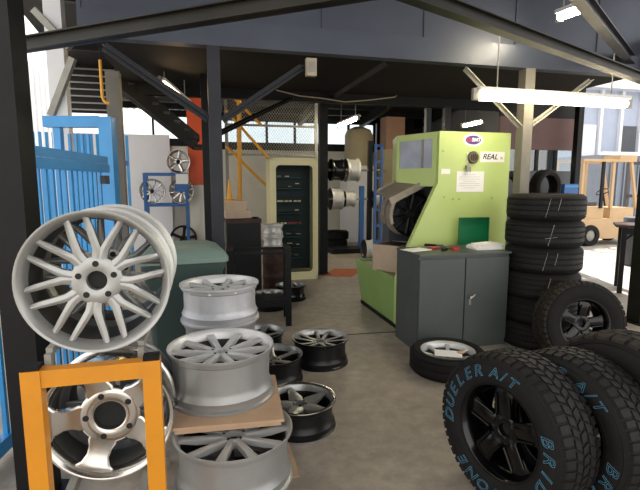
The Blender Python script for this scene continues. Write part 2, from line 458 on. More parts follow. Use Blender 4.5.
# mezzanine
b = MB()
b.box(Wd((bA0+bA1)/2, (bF+.14+6.3)/2, ZM+.16), (bA1-bA0, 6.3-bF-.14, .06), Matrix.Rotation(A, 3, 'Z'))
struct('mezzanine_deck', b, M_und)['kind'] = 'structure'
b = MB(); b.box(Wd((bA0+bA1)/2, bF, ZM+.1), (bA1-bA0, .1, .2), Matrix.Rotation(A, 3, 'Z'))
struct('beam', b, M_fas, bevel=.004)
b = MB(); b.box(Wd((bA0+bA1)/2, 6.3, ZM+.1), (bA1-bA0, .1, .2), Matrix.Rotation(A, 3, 'Z'))
struct('beam', b, M_blk, bevel=.004)
b = MB()
npan = 6
for i in range(npan):
    w = (bA1-bA0)/npan
    b.box(Wd(bA0+w*(i+.5), bF+.06, ZM+.2+.55), (w-.006, .04, 1.1), Matrix.Rotation(A, 3, 'Z'))
    b.box(Wd(bA0+w*i+.0, bF+.035, ZM+.2+.55), (.03, .012, 1.1), Matrix.Rotation(A, 3, 'Z'))
struct('wall_mezzanine', b, M_fas)
def post(px, py, bb, w, m, z0=0., z1=ZM, name='column', plate=True):
    p = BP(px, py, bb); a, _ = ab(p)
    b = MB(); R_ = Matrix.Rotation(A, 3, 'Z')
    for s in (-1, 1): b.box(Wd(a, bb+s*w*.46, (z0+z1)/2), (w, w*.1, z1-z0), R_)
    for s in (-1, 1): b.box(Wd(a+s*w*.46, bb, (z0+z1)/2), (w*.1, w*.84, z1-z0), R_)
    if plate: b.box(Wd(a, bb, z0+.006), (w*1.7, w*1.7, .012), R_)
    struct(name, b, m, bevel=.003)
    return a
aL = post(215.3, 130, bF, .10, M_col)
aR = post(524, 130, bF, .105, M_pgrey)  # lamp light on this post is put into its lighter grey
def brace(p0, p1, w=.06, m=M_col):
    b = MB(); p0, p1 = V(p0), V(p1)
    d = (p1-p0).normalized(); nrm = UY
    s = d.cross(nrm).normalized()
    b.bar(p0, p1, .008, w, up=nrm); b.bar(p0+s*0+nrm*w/2, p1+nrm*w/2, w, .008, up=nrm)
    o = struct('brace', b, m); o['kind'] = 'structure'; return o
brace(Wd(aL+.06, bF, 2.02), BP(303, 66, bF))
brace(Wd(aL+.05, bF+.1, 1.93), BP(292, 98, bF+2.1), .05, M_blk)
brace(Wd(aL-.05, bF, 2.03), BP(103, 45, bF-.02), .07, M_col)
brace(Wd(aR-.05, bF-.02, 2.05), BP(466, 68, bF), .05, M_lgrey)
brace(Wd(aR+.05, bF-.02, 2.05), BP(592, 80, bF), .05, M_lgrey)
brace(BP(333, 97, 6.25), BP(388, 62, 4.15), .05, M_col)
# near tie beams under the canopy roof, and the columns that carry them
def ibeam(name, p0, p1, w, h, m):
    b = MB(); p0, p1 = V(p0), V(p1)
    b.bar(p0, p1, w*.14, h); 
    for s in (-1, 1): b.bar(p0+UZ*s*h*.45, p1+UZ*s*h*.45, w, h*.1)
    o = struct(name, b, m); o['kind'] = 'structure'; return o
pL0, pL1 = P(-60, 63, 3.55), P(300, 3, 2.45)
pL0.z = pL1.z = 2.41
dd = (pL1-pL0)
ibeam('beam', pL0-dd*.05, pL1+dd*.25, .08, .085, M_olive)
q0, q1 = G(440, 4, 2.42), G(660, 85, 2.42)
ibeam('beam', q0-(q1-q0)*.18, q1+(q1-q0)*.12, .07, .075, M_olive)
q0, q1 = G(578, -6, 2.75), G(645, 78, 2.75)
ibeam('beam', q0-(q1-q0)*.3, q1+(q1-q0)*.2, .08, .09, M_col)
# black column left front
b = MB(); c = P(20, 250, 2.05)
for s in (-1, 1): b.box((c.x+s*.064, c.y, 1.6), (.012, .13, 3.2), Matrix.Rotation(.1, 3, 'Z'))
b.box((c.x, c.y, 1.6), (.13, .012, 3.2), Matrix.Rotation(.1, 3, 'Z')); b.box((c.x, c.y-.062, 1.6), (.13, .008, 3.2), Matrix.Rotation(.1, 3, 'Z'))
b.box((c.x, c.y, .006), (.24, .24, .012))
struct('column', b, M_blk)
# right black column
b = MB(); c = P(645, 250, 4.9)
b.box((c.x, c.y, 1.5), (.16, .16, 3.0), Matrix.Rotation(A, 3, 'Z')); b.box((c.x, c.y, .006), (.28, .28, .012), Matrix.Rotation(A, 3, 'Z'))
struct('column', b, M_blk, bevel=.004)
post(577, 150, 6.7, .10, M_blk, z1=3.8)
post(323, 180, 7.35, .13, M_blk, z1=3.6)
post(206, 150, 5.6, .08, M_blk, z1=3.8)
post(447, 110, 6.25, .09, M_col, z1=ZM)
post(428, 110, 7.6, .09, M_col, z1=3.5)
# flared foot of the centre column
# back wall
bB = 12.2
R3 = Matrix.Rotation(A, 3, 'Z')
def wallbox(a0, a1, b0, z0, z1, t=.12): 
    return (Wd((a0+a1)/2, b0, (z0+z1)/2), (a1-a0, t, z1-z0))
b = MB(); b.box(*wallbox(.2, 6.1, bB, 0, 2.35), R3); struct('wall_back', b, M_wall)
b = MB(); b.box(*wallbox(.2, 6.1, bB-.03, 2.35, 2.5, .16), R3); struct('trim_2', b, M_blk)
b = MB(); b.box(*wallbox(4.75, 6.1, bB, 2.5, 3.14), R3); struct('wall_back', b, M_blk)
b = MB(); b.box(*wallbox(.2, 6.1, bB, 3.12, 3.36), R3); struct('trim_3', b, M_blk)
b = MB()
for k in range(7): b.box(Wd(.25+k*.74, bB, 2.81), (.06, .06, .64), R3)
for z in (2.52, 3.1): b.box(Wd(2.45, bB, z), (4.5, .06, .05), R3)
w = struct('window_1', b, M_blk)
b = MB(); b.box(Wd(2.45, bB, 2.81), (4.5, .008, .6), R3); b.build('pane', M_glass, w)
# left back partition
bP = 9.6
pa0, pa1 = ab(BP(122, 180, bP))[0], ab(BP(204, 180, bP))[0]
zt = BP(160, 146, bP).z
b = MB(); b.box(*wallbox(pa0, pa1, bP, 0, zt), R3); struct('wall_left_back', b, M_wall)
b = MB(); b.box(*wallbox(pa0, pa1, bP-.02, zt, zt+.14, .16), R3); struct('trim_4', b, M_blk)
b = MB(); b.box(*wallbox(ab(BP(150, 180, bP))[0], ab(BP(191, 180, bP))[0], bP-.075, 0, BP(160, 173, bP).z, .03), R3); struct('trim_5', b, M_wallg)
# orange column
oa = ab(BP(196.5, 150, 8.9))[0]
b = MB(); z1 = BP(196, 185, 8.9).z
b.box(*wallbox(oa-.15, oa+.15, 8.9, z1, 3.55, .3), R3, 0); b.box(*wallbox(oa-.15, oa+.15, 8.9, 0, z1, .3), R3, 1)
struct('column', b, [M_orange, M_wall])
# low wall and windows between orange column and back wall
b = MB(); b.box(*wallbox(-1.1, .2, bB, 0, 2.5), R3); struct('wall_back', b, M_wallg)
b = MB()
for k in (0, 3): b.box(Wd(-1.05+k*.4, bB, 2.83), (.05, .06, .64), R3)
b.box(Wd(-.45, bB, 3.2), (1.3, .1, .16), R3)
w = struct('window_2', b, M_blk)
b = MB(); b.box(Wd(-.45, bB, 2.81), (1.24, .008, .6), R3); b.build('pane', M_glass, w)
# right back partition with windows, maroon sheet above
bW = 7.0
wa0, wa1 = ab(BP(498, 150, bW))[0], ab(BP(574, 150, bW))[0]
zA, zB, zC = BP(540, 150, bW).z, BP(540, 118, bW).z, BP(540, 171, bW).z
b = MB(); b.box(*wallbox(wa0, wa1, bW, zA, zB, .05), R3); struct('wall_right_back', b, M_maroon)
b = MB(); b.box(*wallbox(wa0, wa1, bW, zB, 3.84, .05), R3); struct('wall_right_back', b, M_blk)
b = MB(); b.box(*wallbox(wa0, wa1, bW, 0, zC, .05), R3); struct('wall_right_back', b, M_dkgrey)
b = MB()
for i in range(5): b.box(Wd(wa0+(wa1-wa0)*i/4, bW, (zA+zC)/2), (.05, .05, zA-zC), R3)
w = struct('window_3', b, M_blk)
b = MB(); b.box(*wallbox(wa0, wa1, bW, zC, zA, .006), R3); b.build('pane', M_glass, w)
b = MB(); b.box(Wd(6.12, 9.7, 2.0), (.06, 5.2, 4.0), R3); struct('wall_right', b, M_dkgrey)
# left side: white column with brace, louvred dark wall, white shed outside
p = P(59, 80, 4.6)
b = MB(); b.box((p.x, p.y, 2.1), (.15, .15, 4.2), R3); struct('column', b, M_wsheet, bevel=.004)
b = MB(); b.bar(P(73, 58, 4.5), P(51, 116, 4.5), .05, .06); struct('brace', b, M_lgrey)['kind'] = 'structure'
b = MB(); b.bar(P(34, 10, 4.5), P(70, 48, 4.5), .05, .06); struct('brace', b, M_lgrey)['kind'] = 'structure'
p = P(115, 110, 4.8)
b = MB(); b.box((p.x, p.y, 1.3), (.13, .13, 2.6), R3); struct('column', b, M_pgrey, bevel=.004)
b = MB()
l0, l1 = BP(69, 100, 9.4), BP(116, 100, 9.4)
la0, la1 = ab(l0)[0], ab(l1)[0]
zl0, zl1 = BP(90, 113, 9.4).z, BP(90, 52, 9.4).z
b.box(*wallbox(la0, la1, 9.45, zl0, zl1, .03), R3, 0)
for k in range(9): b.box(Wd((la0+la1)/2, 9.41, zl0+(zl1-zl0)*(k+.5)/9), (la1-la0, .03, .025), R3, 1)
struct('wall_louvre', b, [M_blk, M_lgrey])
b = MB(); b.box(*wallbox(la0-.1, la1+.9, 9.5, 0, zl0-.35, .06), R3); struct('wall_left_far', b, M_wsheet)
p = P(10, 120, 9)
b = MB()
b.box((-6.6, 9.5, 2.2), (.2, 9, 4.4), Matrix.Rotation(.25, 3, 'Z'))
for k in range(22): b.box(V((-6.48, 9.5, 2.2))+Matrix.Rotation(.25, 3, 'Z') @ V((0, -4.4+k*.41, 0)), (.06, .12, 4.4), Matrix.Rotation(.25, 3, 'Z'))
o = b.build('white_shed', M_wsheet); tag(o, 'white ribbed metal shed wall standing outside beyond the blue gate', 'building')
# yard buildings on the right
b = MB()
r0 = thing('pale_building', 'pale bluish building across the sunlit yard behind the forklift', 'building', (13.6, 19.5, -.03), A)
b.box((0, 0, 2.4), (11, 3, 4.8)); b.build('building_wall', M_bluegrey, r0)
for k in range(12):
    b = MB(); b.box((-5+k*.9, -1.56, 2.6), (.12, .12, 5.2)); b.build('pilaster', M_wsheet, r0)
for k in range(6):
    b = MB(); b.box((-4.6+k*1.8, -1.53, 3.0), (.7, .08, 1.2)); b.build('window_panel', M_dkgrey if k % 2 else M_wsheet, r0)
b = MB(); b.box((0, -.2, 4.9), (11.4, 3.6, .2)); b.build('building_roof', M_wsheet, r0)
t = thing('grey_container', 'long grey-blue ribbed container standing behind the forklift', 'container', BP(650, 245, 12.2).xy.to_3d()-UZ*.03, A)
b = MB(); b.box((0, 0, 1.2), (7, 2.4, 2.3)); 
for k in range(28): b.box((-3.4+k*.25, -1.22, 1.2), (.1, .05, 2.1))
b.build('container_body', M_contn, t)
for x in (-3.3, 3.3):
    b = MB(); b.box((x, 0, .05), (.3, 2.4, .1)); b.build('foot', M_blk, t)
b = MB(); b.box((0, -1.2, 2.38), (7.05, .12, .1)); b.build('top_rail', M_wsheet, t)
r0 = thing('steel_canopy', 'grey steel canopy on slim posts between the forklift and the far building', 'canopy', Wd(9.6, 15.2, -.03), A)
for s in (-1, 1):
    for t in (-1, 1):
        b = MB(); b.box((s*1.6, t*.8, 1.7), (.1, .1, 3.4)); b.build('post', M_lgrey, r0)
b = MB(); b.box((0, 0, 3.45), (3.8, 2.2, .1)); b.build('canopy_roof', M_lgrey, r0)
b = MB(); b.box((0, .85, 2.5), (3.1, .06, .12)); b.build('cross_rail', M_lgrey, r0)
# ================================================================== LAMPS
def lamp(name, label, p0, p1, r, m, hang=None, group=None):
    p0, p1 = V(p0), V(p1); mid = (p0+p1)/2
    t = thing(name, label, 'lamp', mid, 0, group)
    d = (p1-p0); L_ = d.length; dn = d.normalized()
    b = MB(); b.bar(-d/2+UZ*(r+.012), d/2+UZ*(r+.012), .10, .03); b.build('housing', M_wsheet, t, .004)
    b = MB(); b.tube(-d/2*.97, d/2*.97, r, 14); b.build('light_tube', m, t)
    for s in (-1, 1):
        b = MB(); b.box(s*d/2+UZ*.01, (.035, .10, .09), orient(dn).to_3x3()); b.build('end_cap', M_lgrey, t, .004)
    if hang:
        for s in (-1, 1):
            q = s*d*.38+UZ*(r+.04)
            b = MB(); b.tube(q, q+UZ*(hang-mid.z-q.z), .006, 6); b.build('hanger', M_lgrey, t)
    return t
lamp('fluorescent_lamp', 'long lit fluorescent lamp hanging in front of the mezzanine beam above the tyre stack', BP(477, 95.5, 3.72), BP(627, 104, 3.72), .042, M_light, ZM+.25, 'fluorescent lamps')
lamp('fluorescent_lamp', 'small lit fluorescent lamp under the roof right of the centre column', BP(339, 126, 9.2), BP(358, 118, 8.2), .03, M_light2, 3.4, 'fluorescent lamps')
lamp('fluorescent_lamp', 'small lit fluorescent lamp peeping over the top of the green machine', BP(463, 126, 8.4), BP(481, 122, 8.4), .035, M_light2, 3.5, 'fluorescent lamps')
lamp('fluorescent_lamp', 'lit fluorescent lamp beside the black stair near the orange column', BP(161, 83, 5.5), BP(188, 106, 6.0), .03, M_light3, 3.6, 'fluorescent lamps')
lamp('fluorescent_lamp', 'lit lamp high up in front of the mezzanine wall at the top edge', BP(560, 17, 3.6), BP(588, 7, 3.1), .03, M_light2, 3.9, 'fluorescent lamps')
t = thing('cable', 'thin pale cable drooping under the mezzanine beside the centre column', 'cable', BP(330, 98, 6.2))
o_ = t.location.copy()
b = MB(); b.path([BP(x, y, 6.2)-o_ for x, y in ((276, 90), (300, 96), (320, 98), (345, 102), (370, 100), (395, 97), (402, 90))], .008, 6); b.build('cable_run', M_beige, t)
# junction box on the beam
t = thing('junction_box', 'small beige junction box fixed under the mezzanine beam where the brace ends', 'box', BP(311, 75, bF-.08), A)
b = MB(); b.box((0, 0, .06), (.085, .06, .14)); b.build('box_body', M_beige, t, .006)
b = MB(); b.box((0, -.032, .06), (.055, .008, .08)); b.build('cover', M_lgrey, t, .003)
# ================================================================== LEFT: rack with wheels
FR = V((-.735, 1.435, 0))                     # centre of the front frame of the rack, running along UY
def RK(x, s, z): return FR + UX*x + UY*s + UZ*z
rk = thing('wheel_rack', 'yellow steel frame rack holding alloy wheels at the left front', 'rack', FR, A)
hw_ = .178
for sx in (-1, 1):
    b = MB(); b.box((sx*hw_, 0, .46), (.056, .05, .92)); b.build('post', M_yel, rk, .004)
    b = MB(); b.box((sx*hw_, 0, .928), (.05, .045, .014)); b.build('post_cap', M_blk, rk, .002)
b = MB(); b.box((0, .002, .89), (hw_*2-.056, .044, .056)); b.build('crossbar', M_yel, rk, .004)
b = MB(); b.box((0, .002, .09), (hw_*2-.056, .044, .05)); b.build('crossbar', M_yel, rk, .004)
UW = .2405; rail_u = .13; zc_u = 1.174; LW = .252; zc_l = .556; dl = -.035
zu = zc_u-math.sqrt(UW**2-rail_u**2)
for sx in (-1, 1):
    b = MB(); b.box((sx*(rail_u+.011), .452, zu-.018), (.02, .80, .026)); b.build('top_rail', M_lgrey, rk, .003)
rail_l = .12
zl = zc_l-math.sqrt(LW**2-rail_l**2)
for sx in (-1, 1):
    b = MB(); b.box((dl+sx*(rail_l+.017), .42, zl-.024), (.03, .86, .04)); b.build('bottom_rail', M_lgrey, rk, .003)
b = MB(); b.box((-.02, .872, .475), (.05, .04, .95)); b.box((0, .872, zu-.05), (.33, .04, .05)); b.box((dl, .872, zl-.024), (.3, .04, .05)); b.box((0, .872, .03), (.3, .05, .06)); b.build('rear_support', M_lgrey, rk)
for sx in (-1, 1):
    b = MB(); b.box((sx*(rail_u+.011), .045, (zu-.035+.918)/2), (.02, .03, zu-.035-.918+.03)); b.build('rail_bracket', M_lgrey, rk)
b = MB(); b.box((0, .02, zl-.03), (hw_*2-.05, .03, .03)); b.build('front_tie', M_lgrey, rk)
nF = -UY
def on_rack(x, s_face, z, Wk): return RK(x, s_face+Wk, z)
mesh_m = (M_white, M_chalky, M_chalky)
wheel('large pale silver multi-spoke wheel on top of the yellow rack facing the camera', 'mesh', UW, .225, mesh_m, on_rack(.005, .065, zc_u, .225), nF, 36, 'wheels lying on the rack')
wheel('second pale silver wheel tucked behind the large multi-spoke wheel on the rack', 'mesh', UW, .225, mesh_m, on_rack(.005, .295, zc_u, .225), nF, 20, 'wheels lying on the rack')
wheel('polished five-spoke wheel framed by the yellow rack posts', 'star5', LW, .2, (M_pol, M_pol, M_pol), on_rack(dl, .32, zc_l, .2), nF, 18, 'wheels lying on the rack', bore=.062)
R2 = .232
wheel('grey alloy wheel behind the polished five-spoke wheel in the lower rack row', 'ten', R2, .21, (M_grey, M_grey, M_grey), on_rack(dl, .525, zl+math.sqrt(R2**2-rail_l**2), .21), nF, 0, 'wheels lying on the rack')
# blue gate
g0, g1 = P(-14, 143, 2.45), P(101, 156, 4.0)
g0 = g0+(g0-g1)*.42; gd = (g1-g0); gd.z = 0; gl = gd.length; gn = gd.normalized(); gr = math.atan2(gn.y, gn.x)
gt = thing('blue_gate', 'bright blue steel gate with upright bars behind the silver wheel on the rack', 'gate', (g0.x, g0.y, 0), gr)
b = MB(); b.box((gl/2, -.035, 1.695), (gl, .04, .06)); b.build('top_rail', M_blue, gt, .004)
b = MB(); b.box((gl/2, -.04, 1.625), (gl, .05, .068)); b.build('middle_rail', M_blue, gt, .004)
b = MB(); b.box((gl/2, 0, .09), (gl, .05, .08)); b.build('bottom_rail', M_blue, gt, .004)
for k in range(24):
    b = MB(); b.box((.05+k*gl/24.2, 0, .86), (.024, .024, 1.5)); b.build('bar', M_blue, gt)
b = MB(); b.box((gl-.08, -.05, 1.53), (.1, .04, .07)); b.build('latch', M_dkgrey, gt, .004)
h0, h1 = P(52, 122, 4.2), P(107, 124, 4.2)
gf = thing('blue_portal', 'bright blue steel portal frame standing at the far end of the blue gate', 'frame', ((h0.x+h1.x)/2, 4.2, 0))
hw2 = (h1.x-h0.x)/2; hz = h0.z
b = MB(); b.box((hw2, 0, hz/2+.02), (.115, .1, hz+.04)); b.build('post', M_blue, gf, .005)
b = MB(); b.box((-hw2+.05, 0, hz/2-.04), (.06, .06, hz-.02)); b.build('post', M_blue, gf, .005)
b = MB(); b.box((-.055, 0, hz), (hw2*2, .1, .095)); b.build('header', M_blue, gf, .005)
for k in range(4):
    b = MB(); b.box((-hw2+.13+k*.055, .03, hz/2-.05), (.022, .022, hz-.1)); b.build('bar', M_blue, gf)
# bars of a farther blue fence
p0, p1 = P(32, 160, 5.4), P(128, 160, 5.9)
fd = p1-p0; fr = math.atan2(fd.y, fd.x); fl = fd.xy.length
ft = thing('blue_fence', 'farther blue upright-bar fence standing behind the blue gate', 'fence', (p0.x, p0.y, 0), fr)
for z in (.2, 1.75):
    b = MB(); b.box((fl/2, 0, z), (fl, .04, .06)); b.build('rail', M_blue2, ft)
for k in range(16):
    b = MB(); b.box((.03+k*fl/15.5, 0, 1.05), (.035, .03, 2.08)); b.build('bar', M_blue, ft)
# yellow hanging hook tube
t = thing('yellow_hanging_tube', 'thin yellow tube with hooked end hanging above the blue gate', 'tube', P(102.5, 101, 4.4))
b = MB(); h0 = P(102.5, 60, 4.4).z-t.location.z
b.path([(.06, 0, -.02), (.03, 0, -.015), (.01, 0, .01), (0, 0, .04), (0, 0, h0*.5), (0, 0, h0)], .014, 10); b.build('tube', M_yel2, t)
b = MB(); b.tube((0, 0, h0), (0, 0, 3.9-t.location.z), .004, 6); b.build('cord', M_blk, t)
# black steel stair rising to the left
def stair():
    lo, hi = BP(196, 141, 6.9), BP(118, 78, 6.1)
    t = thing('black_stair', 'black steel stair with open treads climbing left of the orange column', 'stair', (lo.x, lo.y, 0))
    o = V((lo.x, lo.y, 0))
    off = UY*.55
    for k in (0, 1):
        b = MB(); b.bar(lo-o+off*k, hi-o+off*k, .05, .2); b.build('stringer', M_blk, t)
    n = 7
    for i in range(n):
        p = lo.lerp(hi, (i+.5)/n)
        b = MB(); b.box(p-o+off*.5, (.22, .55, .03), R3); b.build('tread', M_col, t)
    b = MB(); b.box(lo-o+off*.5+UX*.12+UZ*-.07, (.3, .62, .04), R3); b.build('landing', M_blk, t)
    for k in (0, 1):
        q = lo-o+off*k+UX*.14; b = MB(); b.box((q.x, q.y, (lo.z-.09)/2), (.06, .06, lo.z-.09), R3); b.build('landing_post', M_blk, t)
stair()
# alloy wheels on the blue display rack
bD = 8.5
def D(px, py, bb=bD): return BP(px, py, bb)
da0, da1 = ab(D(145.5, 200))[0], ab(D(187, 200))[0]
dr = thing('display_rack', 'dark blue steel display rack with alloy wheels by the cream wall', 'rack', Wd(da0, bD, 0), A)
wdt = da1-da0
zb1, zb2 = D(160, 173).z, D(160, 204).z
for x in (0, wdt):
    for y in (0, .35):
        b = MB(); b.box((x, y, zb1/2), (.05, .05, zb1)); b.build('upright', M_blue2, dr)
for z in (zb1-.02, zb2-.02, .25):
    for y in (0, .35):
        b = MB(); b.box((wdt/2, y, z), (wdt, .04, .05)); b.build('shelf_rail', M_blue2, dr)
def stand(px, pz, label, style, R, mats, spin, bb=bD+.2):
    p = BP(px, 200, bb); a, _ = ab(p)
    wheel(label, style, R, .16, mats, Wd(a, bb+.06, pz+R), -UY, spin, 'wheels on the display rack')
sil = (M_silver, M_silver, M_silver)
stand(153, zb2+.005, 'bright alloy wheel on the left of the blue display rack shelf', 'ten', .215, (M_sblack, M_sblack, M_pol), 0)
stand(182, zb2+.005, 'bright alloy wheel behind the paper notice on the blue display rack', 'ten', .215, (M_sblack, M_sblack, M_pol), 9)
stand(180, zb1+.005, 'bright spoked wheel standing on top of the blue display rack', 'five', .2, (M_sblack, M_sblack, M_pol), 5)
stand(182, .275, 'dark wheel at the bottom right of the blue display rack', 'five', .235, (M_sblack, M_sblack, M_sblack), 10)
for (x0, x1, y0, y1, m, lb) in ((176, 188, 174, 184, M_paper, 'white paper notice fixed on the blue display rack'), (175, 188, 184, 192, M_blue2, 'blue plastic sign below the paper notice on the display rack')):
    c0, c1 = BP(x0, y1, bD-.035), BP(x1, y0, bD-.035)
    m0 = (c0+c1)/2
    b = MB(); b.box((0, 0, 0), ((c1-c0).dot(UX), .012, c1.z-c0.z)); o = b.build('notice', m); o.location = m0; o.rotation_euler.z = A
    tag(o, lb, 'sign')
# green wheelie bin
bn = thing('wheelie_bin', 'green plastic wheelie bin with pale lid behind the rear wheel stack', 'bin', (-1.0, 3.30, 0), math.radians(20))
b = MB()
secs = []
for z, w, d in ((.06, .40, .44), (.5, .46, .49), (.9, .52, .54), (.93, .55, .57), (.97, .55, .57)):
    secs.append([V((x, y, z)) for x, y in rrect(w, d, .05)])
b.loft(secs); b.build('bin_body', M_bin, bn, 0, 45)
b = MB()
secs = []
for z, w, d, y in ((.972, .585, .62, -.01), (1.0, .59, .625, -.01), (1.035, .55, .58, 0), (1.06, .42, .48, .02)):
    secs.append([V((x, y+yy, z)) for x, yy in rrect(w, d, .05)])
b.loft(secs); b.build('bin_lid', M_lid, bn, 0, 30)
b = MB(); b.tube((-.2, .33, 1.0), (.2, .33, 1.0), .016, 10); b.build('handle', M_bin, bn)
for s in (-1, 1):
    b = MB(); b.tube((s*.2, .22, .1), (s*.26, .22, .1), .1, 20); b.build('bin_wheel', M_blk, bn)
b = MB(); b.box((0, -.12, .05), (.3, .2, .1)); b.build('foot', M_bin, bn)
# ================================================================== centre wheel stacks
GR = 'silver rims stacked on the floor'
s1 = P(220, 300, 2.78); x1, y1 = s1.x, s1.y
h1 = .225
st1 = (M_silver2, M_bright, M_bright)
names1 = ['bottom rim of the rear silver stack, on the floor', 'second rim up in the rear silver stack', 'dark-edged silver rim just under the top one of the rear stack', 'top silver twin-spoke rim of the rear stack beside the green bin']
for k in range(4):
    wheel(names1[k], 'twin5' if k == 3 else 'ten', .238 if k == 3 else .232, h1, st1 if k != 2 else (M_grey, M_grey, M_grey), (x1, y1, k*h1), (0, 0, 1), 20+k*17, GR)
x2, y2 = P(221.5, 370, 2.2).x+.012, 2.155
x3, y3 = -.375, 1.885
wheel('lowest silver rim under the front stack, on the floor', 'ten', .25, .225, (M_grey, M_grey, M_grey), (x3, y3, 0), (0, 0, 1), 0, GR)
wheel('silver rim carrying the cardboard sheets in the front stack', 'ten', .255, .225, (M_grey, M_silver, M_silver), (x3, y3, .2255), (0, 0, 1), 14, GR)
zcb = .4515
def cardboard(label, pts, z, th, lift=0.):
    b = MB(); b.prism([(p[0], p[1]) for p in pts], z, z+th)
    o = b.build('cardboard_sheet', M_card, None, .001); tag(o, label, 'cardboard', 'cardboard sheets in the front stack'); return o
cb = [(-.618, 1.81), (-.155, 1.89), (-.24, 2.36), (-.70, 2.36)]
cardboard('lower brown cardboard sheet with worn edge between the front stack rims', [(-.612, 1.82), (-.170, 1.90), (-.26, 2.33), (-.66, 2.33)], zcb, .02)
cardboard('upper brown cardboard sheet under the top rim of the front stack', cb, zcb+.0205, .012)
p = [G(288, 440, .004), G(300, 476, .004), G(285, 480, .004), G(278, 445, .004)]
b = MB(); b.prism([(q.x, q.y) for q in p], .001, .007); o = b.build('cardboard_scrap', M_card); tag(o, 'small brown cardboard scrap on the floor beside the front stack', 'cardboard')
wheel('top silver ten-spoke rim on the cardboard of the front stack', 'ten', .252, .245, (M_grey, M_bright, M_bright), (x2, y2, zcb+.033), (0, 0, 1), 8, GR)
# black and machined wheels on the floor
GB = 'black rims lying on the floor'
bm_ = (M_sblack, M_sblack, M_mach)
q = G(319.5, 350, .1)
wheel('black rim with bright machined spokes farthest right on the floor', 'twin5', .238, .215, bm_, (.0, 3.77, 0), (0, 0, 1), 12, GB)
wheel('black rim with machined spokes between the front stack and the machined rim', 'five', .232, .2, bm_, (-.365, 3.42, 0), (0, 0, 1), 30, GB)
wheel('black rim with dull spokes on the floor in front of the black stand', 'five', .228, .19, bm_, (-.55, 4.0, 0), (0, 0, 1), 5, GB)
wheel('black star-spoke rim with polished lip on the floor nearest the camera', 'star', .225, .185, (M_sblack, M_mach, M_mach), (-.125, 2.72, 0), (0, 0, 1), 40, GB)
b = MB(); b.lathe([(.2255, .186), (.2265, .18), (.216, .172), (.206, .176), (.205, .1825), (.212, .1875)], 64); 
o = b.build('polished_lip', M_pol); par = [x for x in C.objects if x.get('label', '').startswith('black star-spoke')][0]; o.parent = par
b = MB(); b.lathe([(.2275, .012), (.2285, .004), (.2275, -.0), (.225, .0), (.225, .012)], 64); o = b.build('bottom_lip', M_mach, par)
for (x, y, lb, st) in ((-.385, 5.92, 'black rim on the floor at the foot of the cream tool cabinet', 'five'), (-.61, 5.47, 'black rim half hidden behind the black stand near the tool cabinet', 'ten')):
    wheel(lb, st, .2, .19, (M_gblack, M_sblack, M_mach), (x, y, 0), (0, 0, 1), 15, GB)
# ================================================================== middle distance left
ta = thing('steel_stand', 'black steel stand with low shelf behind the rear rim stack', 'stand', (-.63, 4.72, 0), math.radians(8))
for sx in (-1, 1):
    for sy in (0, 1):
        b = MB(); b.box((sx*.30, sy*.36, .40), (.06, .05, .80)); b.build('leg', M_blk, ta, .004)
for y in (0, .36):
    b = MB(); b.box((0, y, .785), (.56, .03, .025)); b.build('top_rail', M_blk, ta, .003)
for s in (-1, 1):
    b = MB(); b.box((s*.30, .18, .812), (.07, .42, .024)); b.build('side_rail', M_blk, ta, .003)
b = MB(); b.box((0, .18, .25), (.56, .36, .03)); b.build('shelf', M_blk, ta, .003)
b = MB(); b.box((0, 0.0, .25), (.56, .03, .08)); b.build('shelf_rail', M_blk, ta, .003)
# dark box cabinet
dk = P(243, 250, 5.9)
dt = thing('dark_bin', 'tall black metal bin with scrap on top left of the cream tool cabinet', 'bin', (dk.x, dk.y, 0), A)
b = MB(); b.box((0, 0, .51), (.42, .40, 1.02)); b.build('bin_body', M_blk, dt, .008)
b = MB(); 
for s in (-1, 1):
    b.box((0, s*.19, 1.035), (.44, .03, .05)); b.box((s*.205, 0, 1.035), (.03, .38, .05))
b.build('rim', M_rust, dt, .004)
for i, (x, y, w, d, h_, r, m, lb, nm) in enumerate(((-.06, .05, .32, .24, .1, .1, M_card2, 'lower pale carton lying on the black metal bin', 'carton'), (-.08, .06, .28, .22, .12, -.06, M_card2, 'upper pale carton stacked on the black metal bin', 'carton'))):
    z = 1.062 + (0 if i == 0 else .1)
    b = MB(); b.box((0, 0, h_/2), (w, d, h_)); o = b.build(nm, m, None, .005)
    o.location = V((dk.x, dk.y, z)) + UX*x + UY*y; o.rotation_euler.z = A+r; tag(o, lb, 'box', 'cartons on the black bin')
b = MB(); b.lathe([(0, 0), (.07, 0), (.07, .01), (.035, .02), (.012, .26), (0, .26)], 20, closed=False); o = b.build('yellow_cone', M_yel2, None)
o.location = V((dk.x, dk.y, 1.282)) + UX*-.15 + UY*.06; tag(o, 'small yellow cone on the cartons beside the dark post', 'cone')
# drum with small rims
dc = P(273, 240, 6.45)
b = MB(); b.lathe([(0, 0), (.145, 0), (.15, .02), (.15, .19), (.157, .2), (.15, .21), (.15, .39), (.157, .4), (.15, .41), (.15, .58), (.145, .6), (0, .6)], 32, closed=False)
o = b.build('rusty_drum', M_rust, None); o.location = (dc.x, dc.y, 0); tag(o, 'narrow rusty drum under small silver rims by the tool cabinet', 'drum')
for k, lb in enumerate(('lower small silver rim standing on the rusty drum', 'upper small silver rim on top of the rusty drum pile')):
    wheel(lb, 'seven', .15, .165, (M_white, M_silver, M_silver), (dc.x, dc.y, .601+.166*k), (0, 0, 1), 10*k, 'small rims on the drum')
